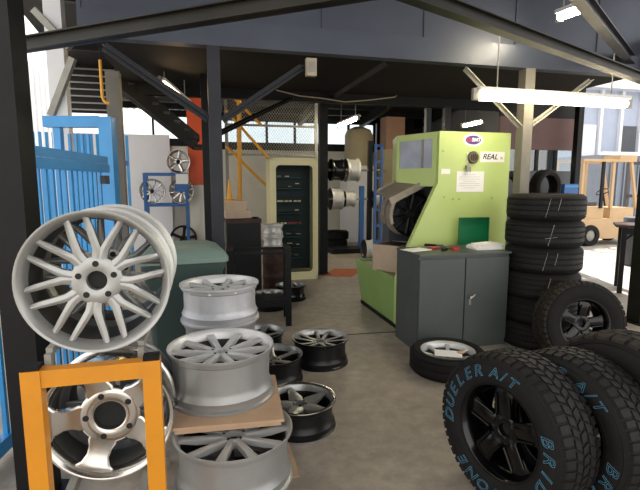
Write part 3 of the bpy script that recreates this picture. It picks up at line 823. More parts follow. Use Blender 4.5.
# cream tool cabinet with window
ca0, ca1 = ab(BP(270.5, 200, 7.0))[0], ab(BP(317.5, 200, 7.0))[0]
cw = ca1-ca0; cz = BP(295, 158, 7.0).z; cd = .45
ct = thing('tool_cabinet', 'cream tool cabinet with rounded window opening beside the centre column', 'cabinet', Wd((ca0+ca1)/2, 7.0, 0), A)
b = MB()
for s in (-1, 1): b.box((s*(cw/2-.012), cd/2, cz/2), (.024, cd, cz))
b.box((0, cd/2, cz-.012), (cw, cd, .024)); b.box((0, cd/2, .05), (cw-.05, cd-.02, .1)); b.build('cabinet_body', M_cream, ct, .003)
b = MB(); b.box((0, cd-.01, cz/2), (cw-.05, .02, cz-.05)); b.build('back_panel', M_teal, ct)
ow, oh = cw*.76, cz*.87
outer = []
inner = rrect(ow, oh, .06, 6, 0, cz*.5+.01)
n_ = len(inner)
ox, oz0, oz1 = cw/2, 0.005, cz
for x, z in inner:     # outer rectangle points matching the inner ring
    dx, dz = x, z-(cz*.5)
    k = min(ox/abs(dx) if dx else 9e9, ((oz1-cz*.5) if dz > 0 else (cz*.5-oz0))/abs(dz) if dz else 9e9)
    outer.append((dx*k, cz*.5+dz*k))
b = MB()
vs = [V((x, -.02, z)) for x, z in inner]+[V((x, -.02, z)) for x, z in outer]+[V((x, .012, z)) for x, z in inner]+[V((x, .012, z)) for x, z in outer]
fs = []
for i in range(n_):
    j = (i+1) % n_
    fs += [(i, j, n_+j, n_+i), (2*n_+i, 2*n_+j, j, i), (n_+i, n_+j, 3*n_+j, 3*n_+i), (3*n_+i, 3*n_+j, 2*n_+j, 2*n_+i)]
b.add(vs, fs); 
corner = [(-ox, oz0), (ox, oz0), (ox, oz1), (-ox, oz1)]
b.build('front_frame', M_cream, ct)
b = MB()
bx, bz = ox-.02, cz-.02
for s in (-1, 1): b.box((s*(ox-.018), -.01, cz/2), (.036, .03, cz))
b.box((0, -.01, cz-.02), (cw, .03, .04)); b.box((0, -.01, .03), (cw, .03, .06)); b.build('door_edge', M_cream, ct, .003)
b = MB()
g = rrect(ow+.006, oh+.006, .063, 6, 0, cz*.5+.01); g2 = rrect(ow-.02, oh-.02, .05, 6, 0, cz*.5+.01)
vs = [V((x, -.024, z)) for x, z in g]+[V((x, -.024, z)) for x, z in g2]+[V((x, -.014, z)) for x, z in g]+[V((x, -.014, z)) for x, z in g2]
fs = []
for i in range(n_):
    j = (i+1) % n_
    fs += [(i, j, n_+j, n_+i), (2*n_+i, 2*n_+j, j, i), (n_+i, n_+j, 3*n_+j, 3*n_+i), (3*n_+i, 3*n_+j, 2*n_+j, 2*n_+i)]
b.add(vs, fs); b.build('rubber_seal', M_blk, ct)
for i, (zf, lit) in enumerate(((.86, 0), (.77, 0), (.655, 1), (.56, 0), (.47, 2), (.36, 0), (.27, 0), (.18, 0))):
    z = cz*zf
    sh = MB(); sh.box((-.05, cd-.11, z-.03), (cw*.6, .18, .012)); s_ = sh.build('tray_shelf', M_teal2, ct)
    nL = (6 if lit == 1 else 7 if lit == 2 else 3)
    for k in range(nL):
        if not lit and random.random() < .3: continue
        x = -cw*.33+(k+.3+random.random()*.4)*cw*.55/nL
        wl = cw*.52/nL*(.75 if lit else .35+.3*random.random())
        tb = MB(); tb.box((x, cd-.2, z-.01+random.uniform(0, .06)*(0 if lit else 1)), (wl, .012, .024 if lit else .013)); tb.build('label_strip', (M_tag if lit or random.random() < .5 else M_beige) if (lit != 2 or k < 3) else M_red, s_)
    sh = MB(); sh.box((-.05, cd-.05, z+.02), (cw*.6, .05, .06)); sh.build('drawer_front', M_teal, s_)
# floor mat orange
q = [G(322, 276, 0), G(352, 277, 0), G(362, 269, 0), G(334, 269, 0)]
b = MB(); b.prism([(v.x, v.y) for v in q], .0005, .006); o = b.build('orange_mat', M_matc); tag(o, 'flat orange mat on the floor beside the foot of the centre column', 'mat')
# yellow stair rails
yr = thing('yellow_handrail', 'yellow tubular handrail sloping down behind the cream tool cabinet', 'handrail', Wd(ab(BP(239, 200, 8.6))[0], 8.6, 0), A)
o_ = yr.location
def yl(px, py, bb=8.6):
    q = BP(px, py, bb)-o_; return V((q.dot(UX), q.dot(UY), q.z))
b = MB(); b.tube((0, 0, 0), yl(239, 100), .04, 12); b.build('post', M_yel2, yr)
for (x0, y0, x1_, y1_) in ((226, 110, 270, 160), (226, 146, 270, 189), (232, 96, 262, 126)):
    b = MB(); b.tube(yl(x0, y0), yl(x1_, y1_), .026, 10); b.build('rail', M_yel2, yr)
b = MB(); q = yl(270, 160); b.tube(V((q.x, q.y, 0)), q, .03, 10); b.build('post', M_yel2, yr)
# grey wire mesh screen
ms_ = thing('mesh_screen', 'grey wire mesh screen high above the tool cabinet', 'screen', Wd(ab(BP(226, 120, 9.2))[0], 9.2, 0), A)
mw = ab(BP(316, 120, 9.2))[0]-ab(BP(226, 120, 9.2))[0]; mz0, mz1 = BP(270, 155, 9.2).z, BP(270, 96, 9.2).z
b = MB()
n1 = 34
for k in range(-12, n1):
    for s in (-1, 1):
        x0 = k*mw/n1*1.0; hh = mz1-mz0
        xa, xb = (x0, x0+hh*.7) if s > 0 else (x0+hh*.7, x0)
        pts = []
        # clip to [0, mw]
        za, zb_ = mz0, mz1
        def at(x): return za+(x-xa)/(xb-xa)*(zb_-za)
        p_ = [(xa, za), (xb, zb_)]
        c_ = []
        for x, z in p_:
            xx = min(max(x, 0), mw); c_.append((xx, at(xx)))
        if abs(c_[0][0]-c_[1][0]) > .01: b.bar((c_[0][0], 0, c_[0][1]), (c_[1][0], 0, c_[1][1]), .006, .006)
b.build('wire_mesh', M_lgrey, ms_)
for x in (0, mw):
    b = MB(); b.box((x, 0, mz1/2), (.06, .05, mz1)); b.build('post', M_lgrey, ms_)
for z in (mz0, (mz0+mz1)/2, mz1):
    b = MB(); b.box((mw/2, 0, z), (mw, .05, .04)); b.build('rail', M_lgrey, ms_)
# ================================================================== centre back: peg rack with rims
bK = 9.6
def K(px, py): return BP(px, py, bK)
ka = ab(K(369, 200))[0]
pk = thing('peg_rack', 'blue and black steel peg rack carrying rims beyond the green machine', 'rack', Wd(ka, bK, 0), A)
def kl(px): return ab(K(px, 200))[0]-ka
for px, m, top in ((361.5, M_blue2, 186), (369.5, M_blk, 141)):
    b = MB(); b.box((kl(px), .0, K(px, top).z/2), (.09, .09, K(px, top).z)); b.build('upright', m, pk, .004)
zr1, zr2 = K(340, 170).z, K(340, 199).z
for z in (zr1, zr2):
    b = MB(); b.tube((kl(329), 0, z), (kl(386), 0, z), .025, 12); b.build('peg', M_lgrey, pk)
b = MB(); b.box(((kl(329)+kl(386))/2, 0, .05), (kl(386)-kl(329), .5, .1)); b.build('base', M_blk, pk)
GK = 'rims on the peg rack'
def peg(px0, z, R, W_, m, lb):
    a = ab(K(px0, 200))[0]
    wheel(lb, 'seven', R, W_, (m, m, m), Wd(a, bK, z), UX, 0, GK, bore=.03)
peg(330, zr1, .24, .27, M_gblack, 'black rim on the upper peg next to the centre column')
peg(345, zr1, .25, .28, M_silver, 'silver rim on the upper peg beside the black rim')
peg(330, zr2, .24, .25, M_silver, 'silver rim on the lower peg next to the centre column')
peg(344, zr2, .18, .22, M_white, 'small white rim on the lower peg beside a silver rim')
peg(371, zr2, .21, .26, M_white, 'white rim on the lower peg right of the black upright')
# blue tall ladder frame
bL = 7.4
lf = thing('blue_ladder_frame', 'tall blue steel ladder frame standing left of the green machine', 'frame', Wd(ab(BP(378, 200, bL))[0], bL, 0), A)
lz = BP(378, 144, bL).z
for s in (-1, 1):
    b = MB(); b.box((s*.055, 0, lz/2), (.035, .05, lz)); b.build('upright', M_blue2, lf)
for k in range(8):
    b = MB(); b.box((0, 0, lz*(k+.9)/8), (.08, .035, .04)); b.build('rung', M_blue2, lf)
b = MB(); b.box((0, 0, .03), (.2, .4, .06)); b.build('foot', M_blk, lf)
wheel('loose white rim leaning low beside the blue ladder frame', 'seven', .2, .2, (M_white, M_white, M_white), Wd(ab(BP(364, 220, 8.6))[0], 8.6, .2), UX, 0, GK)
# tan tank, beige locker with brown carton
c = BP(358, 200, 11.5); zq = BP(358, 166, 11.5).z
t = thing('white_cupboard', 'white cupboard by the back wall behind the peg rack, with a tan tank on top', 'cupboard', (c.x, c.y, 0), A)
b = MB(); b.box((0, 0, zq/2), (.8, .6, zq)); b.build('cupboard_body', M_wsheet, t, .006)
for sx in (-1, 1):
    b = MB(); b.box((sx*.195, -.305, zq/2), (.37, .014, zq-.12)); d_ = b.build('door', M_wsheet, t, .003)
    b = MB(); b.box((sx*.04, -.325, zq*.55), (.015, .025, .12)); b.build('handle', M_blk, d_)
b = MB(); th_ = BP(358, 127, 11.5).z-zq
b.lathe([(0, 0), (.34, 0), (.36, .03), (.36, th_*.78), (.3, th_*.92), (.12, th_), (0, th_)], 40, closed=False); o = b.build('tan_tank', M_tan); o.location = (c.x, c.y, zq); tag(o, 'round tan tank standing on the white cupboard by the back wall', 'tank')
c = BP(391, 200, 11.2); zk = BP(391, 150, 11.2).z
lk = thing('beige_locker', 'beige metal locker by the back wall left of the green machine', 'locker', (c.x, c.y, 0), A)
b = MB(); b.box((0, 0, zk/2), (.7, .5, zk)); b.build('locker_body', M_tan, lk, .008)
b = MB(); b.box((0, -.255, zk*.5), (.6, .012, zk*.9)); b.build('door', M_tan, lk, .004)
b = MB(); b.box((.2, -.27, zk*.5), (.02, .02, .15)); b.build('handle', M_blk, lk)
b = MB(); b.box((0, 0, .4), (.5, .4, .8)); o = b.build('brown_carton', M_brown, None, .006); o.location = (c.x, c.y, zk); o.rotation_euler.z = A; tag(o, 'tall brown carton on top of the beige locker', 'box')
# black sacks / tyres under the rack
c = K(349, 235)
for i, (dx, z, lb) in enumerate(((0, 0, 'black tyre lying lowest on the floor under the peg rack'), (.03, .2, 'black tyre on top of another under the peg rack'))):
    b = MB(); b.lathe(tyre_prof(.29, .19, .2, 3), 40); o = b.build('tyre', M_rub); o.location = Wd(ab(K(345, 200))[0]+dx, bK+.75, .1+z); tag(o, lb, 'tyre')
# ================================================================== GREEN MACHINE  (building frame: origin at a=2.3, b=4.2)
mc = thing('rim_machine', 'lime green rim repair machine with window and trough behind the grey cabinet', 'machine', Wd(2.3, 4.2, 0), A)
ZT = 2.01; MWd = .81; MD = 1.03
def fp(px, py, bb=4.2):     # local point on the front plane
    q = BP(px, py, bb); a, b_ = ab(q); return V((a-2.3, b_-4.2, q.z))
XZ = Matrix(((1, 0, 0, 0), (0, 0, 1, 0), (0, 1, 0, 0), (0, 0, 0, 1)))     # prism (x,z)->(x,y=extrude,z)
b = MB()
front = [(0, ZT), (MWd, ZT), (MWd, .08), (-.42, .08), (-.42, .56), (-.30, .88), (-.02, 1.47), (0, 1.50)]
b.prism(front, 0, .06, XZ); b.build('front_panel', M_lime, mc, .004)
# housing overhang: floor, back, right side, top, left face with window opening
LX, LY = -.205, .56
foot_ = [(.02, .06), (MWd, .06), (MWd, MD), (-.05, MD), (LX, LY), (0, .04)]
b = MB(); b.prism(foot_, ZT-.04, ZT); b.build('top_cover', M_lime, mc, .004)
b = MB(); b.box((MWd-.02, MD/2+.03, ZT/2+.04), (.04, MD-.06, ZT-.12)); b.build('side_panel', M_lime, mc, .004)
b = MB(); b.box((MWd/2, MD-.02, ZT/2+.04), (MWd-.08, .04, ZT-.12)); b.build('rear_panel', M_lime2, mc)
wz0, wz1 = 1.655, 1.945
LL = math.hypot(LX, LY-.02); la_ = math.atan2(LY-.02, LX); LR = Matrix.Rotation(la_, 3, 'Z')
def lf_(u0, u1, z0, z1, th=.03, off=-.016):
    return (V((0, .02, 0)) + LR @ V(((u0+u1)/2, off, 0)) + UZ*(z0+z1)/2, (u1-u0, th, z1-z0), LR)
b = MB()
b.box(*lf_(.02, LL, 1.47, wz0)); b.box(*lf_(.02, LL, wz1, ZT-.04)); b.box(*lf_(.02, .075, wz0, wz1)); b.box(*lf_(LL-.04, LL, wz0, wz1)); b.build('window_frame', M_lime, mc, .003)
b = MB(); b.box(*lf_(.075, LL-.04, wz0, wz1, .008)); b.build('window_pane', M_gl2, mc)
b = MB(); b.box(*lf_(.20, .225, wz0, wz1, .012, -.008)); b.build('window_bar', M_lgrey, mc)
b = MB(); b.bar((LX+.02, LY, (1.47+ZT-.04)/2), (-.03, MD, (1.47+ZT-.04)/2), .03, ZT-.04-1.47); b.build('side_plate', M_lime, mc)
b = MB(); b.prism([(.05, .07), (MWd-.05, .07), (MWd-.05, MD-.05), (0, MD-.05), (LX+.045, LY+.01)], 1.475, 1.5); b.build('housing_floor', M_dkgrey, mc)
b = MB(); b.box((.50, MD/2+.03, .85), (.5, MD-.12, 1.28)); b.build('inner_column', M_dkgrey, mc)
# trough: tapered tub
b = MB()
tz = .56
out_b = [(-.36, .065), (.2, .065), (.2, 1.18), (-.36, 1.18)]
out_t = [(-.435, .065), (.2, .065), (.2, 1.24), (-.435, 1.24)]
b.loft([[V((x, y, .0)) for x, y in out_b], [V((x, y, tz)) for x, y in out_t], [V((x, y, tz)) for x, y in [(-.405, .095), (.2, .095), (.2, 1.21), (-.405, 1.21)]], [V((x, y, tz-.06)) for x, y in [(-.395, .1), (.2, .1), (.2, 1.2), (-.395, 1.2)]]])
b.build('trough', M_lime2, mc, 0)
b = MB(); b.box((-.36, .62, .02), (.03, 1.14, .05)); b.build('skirting', M_blk, mc)
b = MB(); b.box((-.12, .63, tz-.035), (.5, 1.05, .02)); b.build('trough_bed', M_beige, mc)
# clamp spindle
wc = ab(BP(411, 214, 4.62)); wx, wz = wc[0]-2.3, BP(411, 214, 4.62).z
b = MB(); b.tube((wx, .60, wz), (wx, .98, wz), .07, 20); b.tube((wx, .66, wz), (wx, .72, wz), .12, 24); b.build('spindle', M_dkgrey, mc)
b = MB(); b.box((wx+.15, .88, wz-.1), (.5, .2, .7)); b.build('headstock', M_dkgrey, mc, .01)
# guard: inclined plate and curved band left of the wheel
b = MB()
g0_, g1_ = fp(384, 199, 4.6), fp(425, 180, 4.5)
g0_.y = g1_.y = .42
g0_.y = g1_.y = .24
gq = [g0_, g1_, g1_+V((.0, .34, .085)), g0_+V((-.0, .34, .085))]
b.add([q for q in gq]+[q-UZ*.02 for q in gq], [(0, 1, 2, 3), (7, 6, 5, 4), (0, 4, 5, 1), (1, 5, 6, 2), (2, 6, 7, 3), (3, 7, 4, 0)])
b.build('guard_plate', M_hood, mc, .003)
b = MB(); b.bar(g0_-UZ*.02, g1_-UZ*.02, .014, .07, up=V((0, 0, 1))); b.build('guard_flange', M_hood, mc, .003)
b = MB(); b.bar(gq[3]-UZ*.02, gq[2]-UZ*.02, .014, .06, up=V((0, 0, 1))); b.build('guard_flange', M_hood, mc, .003)
b = MB(); Mg = Matrix.Translation(V((wx, 0, wz))) @ Matrix(((1, 0, 0, 0), (0, 0, 1, 0), (0, 1, 0, 0), (0, 0, 0, 1)))
for y0 in (.30, .46): b.lathe([(.265, y0), (.30, y0), (.30, y0+.10), (.265, y0+.10)], 30, True, Mg, 0, math.radians(115), math.radians(200))
b.build('guard_band', M_hood, mc, 0)
for s in (.40, .56): 
    pass

# lettering and plates on the front
def plate(nm, x0, x1_, y0, y1_, m, th=.004, parent=mc, y=-.002):
    p0_, p1_ = fp(x0, y1_), fp(x1_, y0)
    b = MB(); b.box(((p0_.x+p1_.x)/2, y, (p0_.z+p1_.z)/2), (p1_.x-p0_.x, th, p1_.z-p0_.z)); return b.build(nm, m, parent), (p0_+p1_)/2, p1_-p0_
FT = lambda c, y: Matrix.Translation(V((c.x, y, c.z))) @ Matrix.Rotation(PI/2, 4, 'X')
lb_, c_, s_ = plate('name_plate', 480, 504.5, 152, 162, M_paper)
b = MB(); text_to(b, 'REAL', .078, FT(c_-V((.03, 0, 0)), -.0055), 0, .3, ext=.001, bold=.001); b.build('lettering', M_ink, lb_)
b = MB(); text_to(b, 'is', .05, FT(c_+V((.105, 0, -.008)), -.0055), 0, 0, ext=.001); b.build('small_lettering', M_lgrey, lb_)
c_ = fp(473, 140)
def ell(nm, rx, rz, m, y, parent):
    b = MB(); b.prism([(c_.x+rx*math.cos(2*PI*i/40), c_.z+rz*math.sin(2*PI*i/40)) for i in range(40)], y-.003, y, XZ); return b.build(nm, m, parent)
e1 = ell('oval_badge', .115, .066, M_paper, -.0005, mc)
ell('badge_oval', .086, .044, M_purple, -.0045, e1)
b = MB(); text_to(b, 'On', .058, FT(c_-V((.045, 0, 0)), -.0085), 0, .1, ext=.001, bold=.001); b.build('red_lettering', M_lred, e1)
b = MB(); text_to(b, 'BMT', .05, FT(c_+V((.03, 0, 0)), -.0085), 0, .1, ext=.001, bold=.0015); b.build('white_lettering', M_paper, e1)
c_ = fp(472.5, 157.5)
b = MB(); MF = Matrix.Translation(V((c_.x, 0, c_.z))) @ Matrix.Rotation(PI/2, 4, 'X')
b.lathe([(0, 0), (.062, 0), (.062, .02), (.052, .03), (0, .03)], 32, False, MF); dl_ = b.build('dial', M_dial, mc)
for k in range(4):
    b = MB(); b.box(V((c_.x-.03+k*.02, -.032, c_.z)), (.008, .006, .08-abs(k-1.5)*.02)); b.build('dial_slot', M_hole, dl_)
b = MB(); b.box((c_.x-.055, -.003, c_.z), (.02, .006, .09)); b.build('dial_plate', M_paper, mc)
c_ = fp(466.5, 166.5)
b = MB(); b.tube((c_.x, -.03, c_.z), (c_.x, 0, c_.z), .018, 14); b.box((c_.x, -.03, c_.z-.03), (.03, .008, .04)); b.box((c_.x+.03, -.025, c_.z-.03), (.012, .006, .05)); b.build('keys', M_lgrey, mc)
pp, c_, s_ = plate('paper_notice', 456, 484, 171.5, 192, M_paper)
b = MB()
for k in range(7): b.box((c_.x-.01, -.0045, c_.z+.07-k*.022), (s_.x*.75*(1 if k % 3 else .6), .0008, .005))
b.build('print_lines', M_faint, pp)
plate('small_label', 441, 450, 169, 174, M_paper)
for px, py in ((444, 197), (453, 199), (459, 199), (492, 198), (443, 151)):
    c_ = fp(px, py); b = MB(); b.tube((c_.x, -.006, c_.z), (c_.x, 0.0, c_.z), .009, 10); b.build('bolt', M_lime2, mc)
# wheel clamped in the machine
wheel('dark many-spoke wheel clamped under the hood of the green machine', 'ten', .245, .2, (M_beige, M_sblack, M_sblack), Wd(2.3+wx, 4.2+.60, wz), -UY, 7)
# cardboard box on the trough
cb_ = Wd(2.09, 4.75, .546)
t = thing('cardboard_box', 'open brown cardboard box standing in the trough of the green machine', 'box', cb_, A+math.radians(38))
b = MB(); bw_, bd_, bh_ = .4, .32, .29
for s in (-1, 1): b.box((s*bw_/2, 0, bh_/2), (.006, bd_, bh_)); b.box((0, s*bd_/2, bh_/2), (bw_, .006, bh_))
b.box((0, 0, .005), (bw_, bd_, .01)); b.build('box_body', M_card2, t)
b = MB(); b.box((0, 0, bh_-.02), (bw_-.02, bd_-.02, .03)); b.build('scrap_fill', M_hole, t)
# ================================================================== GREY CABINET
q = P(420, 255, 3.95); qa, qb = ab(q); qr = ab(P(514.5, 253, 4.12))[0]
gc_w = qr-qa; gz = .868
gc = thing('steel_cabinet', 'charcoal grey two-door steel cabinet in front of the green machine', 'cabinet', Wd((qa+qr)/2, qb, 0), A)
b = MB(); b.box((0, .25, gz/2), (gc_w, .46, gz-.0)); b.build('cabinet_body', M_cab, gc, .004)
b = MB(); b.box((0, .235, gz+.008), (gc_w+.012, .5, .018)); b.build('cabinet_top', M_cab, gc, .004)
for s in (-1, 1):
    b = MB(); b.box((s*(gc_w/4), .012, gz*.5+.02), (gc_w/2-.012, .02, gz-.1)); d_ = b.build('door', M_cab, gc, .003)
    if s > 0:
        b = MB(); b.tube((.05, -.006, gz*.56), (.05, -.03, gz*.56), .014, 12); b.bar((.04, -.028, gz*.545), (.085, -.03, gz*.59), .014, .014); b.build('door_handle', M_pol, d_)
        b = MB(); b.box((.055, -.001, gz*.5), (.02, .006, .05)); b.build('lock_plate', M_lgrey, d_)
zt_ = gz+.0175
def oncab(px, py): return G(px, py, zt_)
def loose(nm, mb, m, px, py, rot, lb, cat, group=None, dz=0.):
    o = mb.build(nm, m, None); p = oncab(px, py); o.location = p + UZ*dz; o.rotation_euler.z = A+rot; return tag(o, lb, cat, group)
b = MB(); b.box((0, 0, .012), (.27, .18, .024)); b.box((.01, .01, .03), (.26, .17, .01), Matrix.Rotation(.06, 3, 'Z')); 
loose('paper_stack', b, M_paper, 484, 248.5, -.05, 'lower pile of white papers on the right of the grey cabinet top', 'papers')
b = MB(); b.box((0, 0, .007), (.25, .16, .012)); b.box((.02, 0, .0155), (.2, .15, .004), Matrix.Rotation(.15, 3, 'Z'))
loose('paper_stack', b, M_paper, 487, 248.2, .12, 'upper pile of white papers on the right of the grey cabinet top', 'papers', None, .0355)
b = MB(); b.box((0, 0, .003), (.24, .17, .005)); loose('paper_sheet', b, M_paper, 416, 250, .3, 'flat white paper at the left end of the grey cabinet top', 'papers')
def pliers(px, py, rot, lb, m):
    p = oncab(px, py); t = thing('pliers', lb, 'tool', p, A+rot, 'hand tools on the grey cabinet')
    for s in (-1, 1):
        b = MB(); b.path([(-.12, s*.03, .012), (-.06, s*.022, .012), (-.01, s*.004, .012)], .009, 8); b.build('grip', m, t)
    b = MB(); b.bar((-.01, 0, .012), (.06, 0, .012), .028, .014); b.build('jaw', M_dkgrey, t, .003)
pliers(440, 248.5, .2, 'red-handled pliers on the grey cabinet top near the papers', M_red)
pliers(437, 246.5, -.6, 'black-handled pliers on the grey cabinet top', M_blk)
b = MB(); b.tube((-.1, 0, .011), (0, 0, .011), .011, 10); b.tube((0, 0, .011), (.1, 0, .011), .004, 8); loose('screwdriver', b, M_blk, 447, 250, .6, 'dark screwdriver lying on the grey cabinet top', 'tool', 'hand tools on the grey cabinet')
b = MB(); b.lathe([(.02, 0), (.04, 0), (.04, .025), (.02, .025)], 24); loose('tape_roll', b, M_red, 455, 250, 0, 'small red tape roll on the grey cabinet top', 'tape')
b = MB(); z0_ = 0
tp = BP(473, 246, 4.10)
t = thing('green_tray', 'dark green plastic tray standing on edge between cabinet and machine', 'tray', V((tp.x, tp.y, zt_)), A)
wtr = ab(BP(487.5, 230, 4.10))[0]-ab(BP(459, 230, 4.10))[0]; htr = BP(473, 217.5, 4.10).z-zt_
b = MB(); b.box((0, .012, htr/2), (wtr, .006, htr)); b.build('tray_base', M_dgr, t)
b = MB()
for s in (-1, 1): b.box((s*wtr/2, .0, htr/2), (.008, .03, htr))
b.box((0, 0, htr-.004), (wtr, .03, .008)); b.box((0, 0, .004), (wtr, .03, .008)); b.build('tray_rim', M_dgr, t)
# ================================================================== TYRES
GT = 'tyres in the tall stack'
tx, ty = P(543, 230, 4.25).x+.015, 4.26
tops = ['bottom tyre of the tall stack, on the floor', 'fifth tyre down in the tall stack beside the grey cabinet', 'fourth tyre down in the tall stack beside the grey cabinet',
        'third tyre down in the tall stack, with chalk strokes', 'second tyre down in the tall stack, with chalk marks', 'topmost tyre of the tall stack beside the grey cabinet']
TH = .2345
for k in range(6):
    R_ = .332 if k else .335
    t = thing('tyre', tops[k], 'tyre', (tx+random.uniform(-.008, .008), ty+random.uniform(-.008, .008), TH*k+TH/2), random.random()*6, GT)
    rz = t.rotation_euler.z if False else t.matrix_world.to_euler().z
    b = MB(); b.lathe(tyre_prof(R_, .215, TH, 4), 72); b.build('casing', M_rub, t, 0, 30)
    b = MB()
    N = 60
    for zc in (.2, .0, -.2):
        for i in range(N):
            a_ = 2*PI*(i+.5*(zc == 0))/N; b.box(((R_-.002)*math.cos(a_), (R_-.002)*math.sin(a_), zc*TH*1.0), (.0045, .030, .034), Matrix.Rotation(a_, 3, 'Z') @ Matrix.Rotation(.3, 3, 'X'))
    b.build('tread', M_rub2, t)
    if k >= 1:
        b = MB()
        base = math.atan2(-ty, -tx)+.02
        for s0, s1, z0, z1 in ([(.0, .10, -.34, .36), (.28, .34, -.1, .34)] if k % 2 else [(0.02, .30, -.12, -.06), (.10, .22, -.38, .40)]):
            for i in range(8):
                f0, f1 = i/8, (i+1)/8
                A0, A1 = base+s0+(s1-s0)*f0-rz, base+s0+(s1-s0)*f1-rz
                rr = R_+.0045
                b.bar((rr*math.cos(A0), rr*math.sin(A0), TH*(z0+(z1-z0)*f0)), (rr*math.cos(A1), rr*math.sin(A1), TH*(z0+(z1-z0)*f1)), .0045, .002)
        b.build('chalk_mark', M_chalk, t)
# big road wheels at the right front
def road_wheel(label, cat_loc, n, spin, Ro, Ri, w, treadm, N, letters=False, style='offroad', Rr=None, group=None, mats=(M_gblack, M_gblack, M_gblack), rows=5, lm=M_lett):
    M = Matrix.Translation(V(cat_loc)) @ orient(n) @ Matrix.Rotation(math.radians(spin), 4, 'Z')
    t = thing('road_wheel', label, 'wheel', group=group, M=M)
    b = MB(); b.lathe(tyre_prof(Ro-.004, Ri, w), 96); ty_ = b.build('tyre', M_rub, t, 0, 40)
    tread_blocks(Ro-.007, w, N, rows).build('tread', treadm, ty_, 0, 30)
    b = MB(); 
    for rr, zz in ((Ri+.03, .4515*w), (Ro-.045, .488*w)):
        for s in (-1, 1): b.lathe([(rr, s*zz), (rr+.004, s*(zz+.003)), (rr+.008, s*zz)], 96)
    b.build('sidewall_rib', M_rub, ty_)
    if letters:
        rad = (Ri+Ro)/2-.006; z = .4995*w
        arc_letters('DUELER', rad, z, letters, 14.6, .076, lm, ty_)
        arc_letters('A/T', rad, z, letters-6*14.6-5, 10.5, .068, lm, ty_)
        arc_letters('BRIDGESTONE', rad, z, letters-168, 14.6, .074, lm, ty_)
    if style:
        Rr = Rr or Ri+.012
        add_wheel_parts(t, style, Rr, w*.86, *mats, Matrix.Translation(V((0, 0, -w*.43))), .03)
    return t
GW = 'road wheels standing on the floor'
th = math.radians(TH1 := 62)
n1 = V((-math.sin(th), -math.cos(th), .03))
p1 = P(496, 431, 2.0)
RoA = .360
cen = V((p1.x, p1.y, RoA)) - n1.normalized()*.11
road_wheel('front blue-lettered off-road tyre on a glossy black five-spoke wheel', cen, n1, 20, RoA, .212, .252, M_rub2, 50, 168, group=GW)
side = V((-n1.x, -n1.y, 0)).normalized()
c2 = cen + V((.285, .03, 0))
road_wheel('second off-road tyre in the row directly behind the front blue-lettered one', c2, n1, 50, RoA, .212, .252, M_rub2, 50, 110, group=GW)
c3 = cen + V((.575, .085, 0))
road_wheel('dusty chunky off-road tyre last in the row at the right edge', (c3.x, c3.y, .392), n1, 10, .392, .215, .27, M_mud, 34, rows=4, group=GW)
n4 = V((.02, -1, .16))
p4 = P(578, 324, 3.74)
road_wheel('dusty tyre with black alloy leaning against the tall tyre stack', (p4.x, p4.y, .346), n4, 8, .352, .195, .24, M_mud, 44, group=GW, mats=(M_gblack, M_gblack, M_gblack))
# flat lying tyre with silver rim
f = V((P(447, 350, 3.6).x, 3.58, 0))
t = thing('road_wheel', 'small worn tyre with silver rim lying flat before the grey cabinet', 'wheel', (f.x, f.y, .0925), .4, GW)
b = MB(); b.lathe(tyre_prof(.30, .205, .185, 3), 72); b.build('tyre', M_rub, t, 0, 35)
add_wheel_parts(t, 'seven', .215, .155, M_silver, M_silver, M_silver, Matrix.Translation(V((0, 0, -.075))), .02)
b = MB(); b.box((0, 0, .002), (.21, .14, .003)); o = b.build('paper_sheet', M_paper); o.location = (f.x-.01, f.y-.05, .156); o.rotation_euler.z = -.2; tag(o, 'white paper lying inside the rim of the flat tyre', 'papers')
b = MB(); b.box((0, 0, .003), (.06, .05, .004)); o = b.build('brown_scrap', M_card); o.location = (f.x+.1, f.y-.03, .159); o.rotation_euler.z = .5; tag(o, 'small brown scrap inside the rim of the flat tyre', 'scrap')
# bare wheels and tyres behind the stack, by the right back windows
for (px, py, bb, R_, lb) in ((545, 187, 6.1, .27, 'black tyre ring seen over the tall tyre stack by the window'), (509, 190, 6.2, .29, 'dark tyre standing beside the dark post behind the green machine')):
    zc = BP(px, py, bb).z
    st = thing('tyre_trestle', 'black trestle holding the ' + ('tyre ring by the window' if px > 530 else 'tyre behind the green machine'), 'stand', Wd(ab(BP(px, py, bb))[0], bb, 0), A)
    b = MB(); b.box((0, 0, zc-R_-.025), (.5, .3, .04)); b.build('top_board', M_blk, st)
    for s in (-1, 1):
        b = MB(); b.box((s*.2, 0, (zc-R_-.04)/2), (.04, .26, zc-R_-.04)); b.build('leg', M_blk, st)
    b = MB(); b.lathe(tyre_prof(R_, R_*.68, .2, 3), 56); o = b.build('tyre', M_rub, None, 0, 35); o.matrix_world = Matrix.Translation(Wd(ab(BP(px, py, bb))[0], bb, zc-.004)) @ orient(-UY+UX*.2); tag(o, lb, 'tyre', 'tyres behind the green machine')
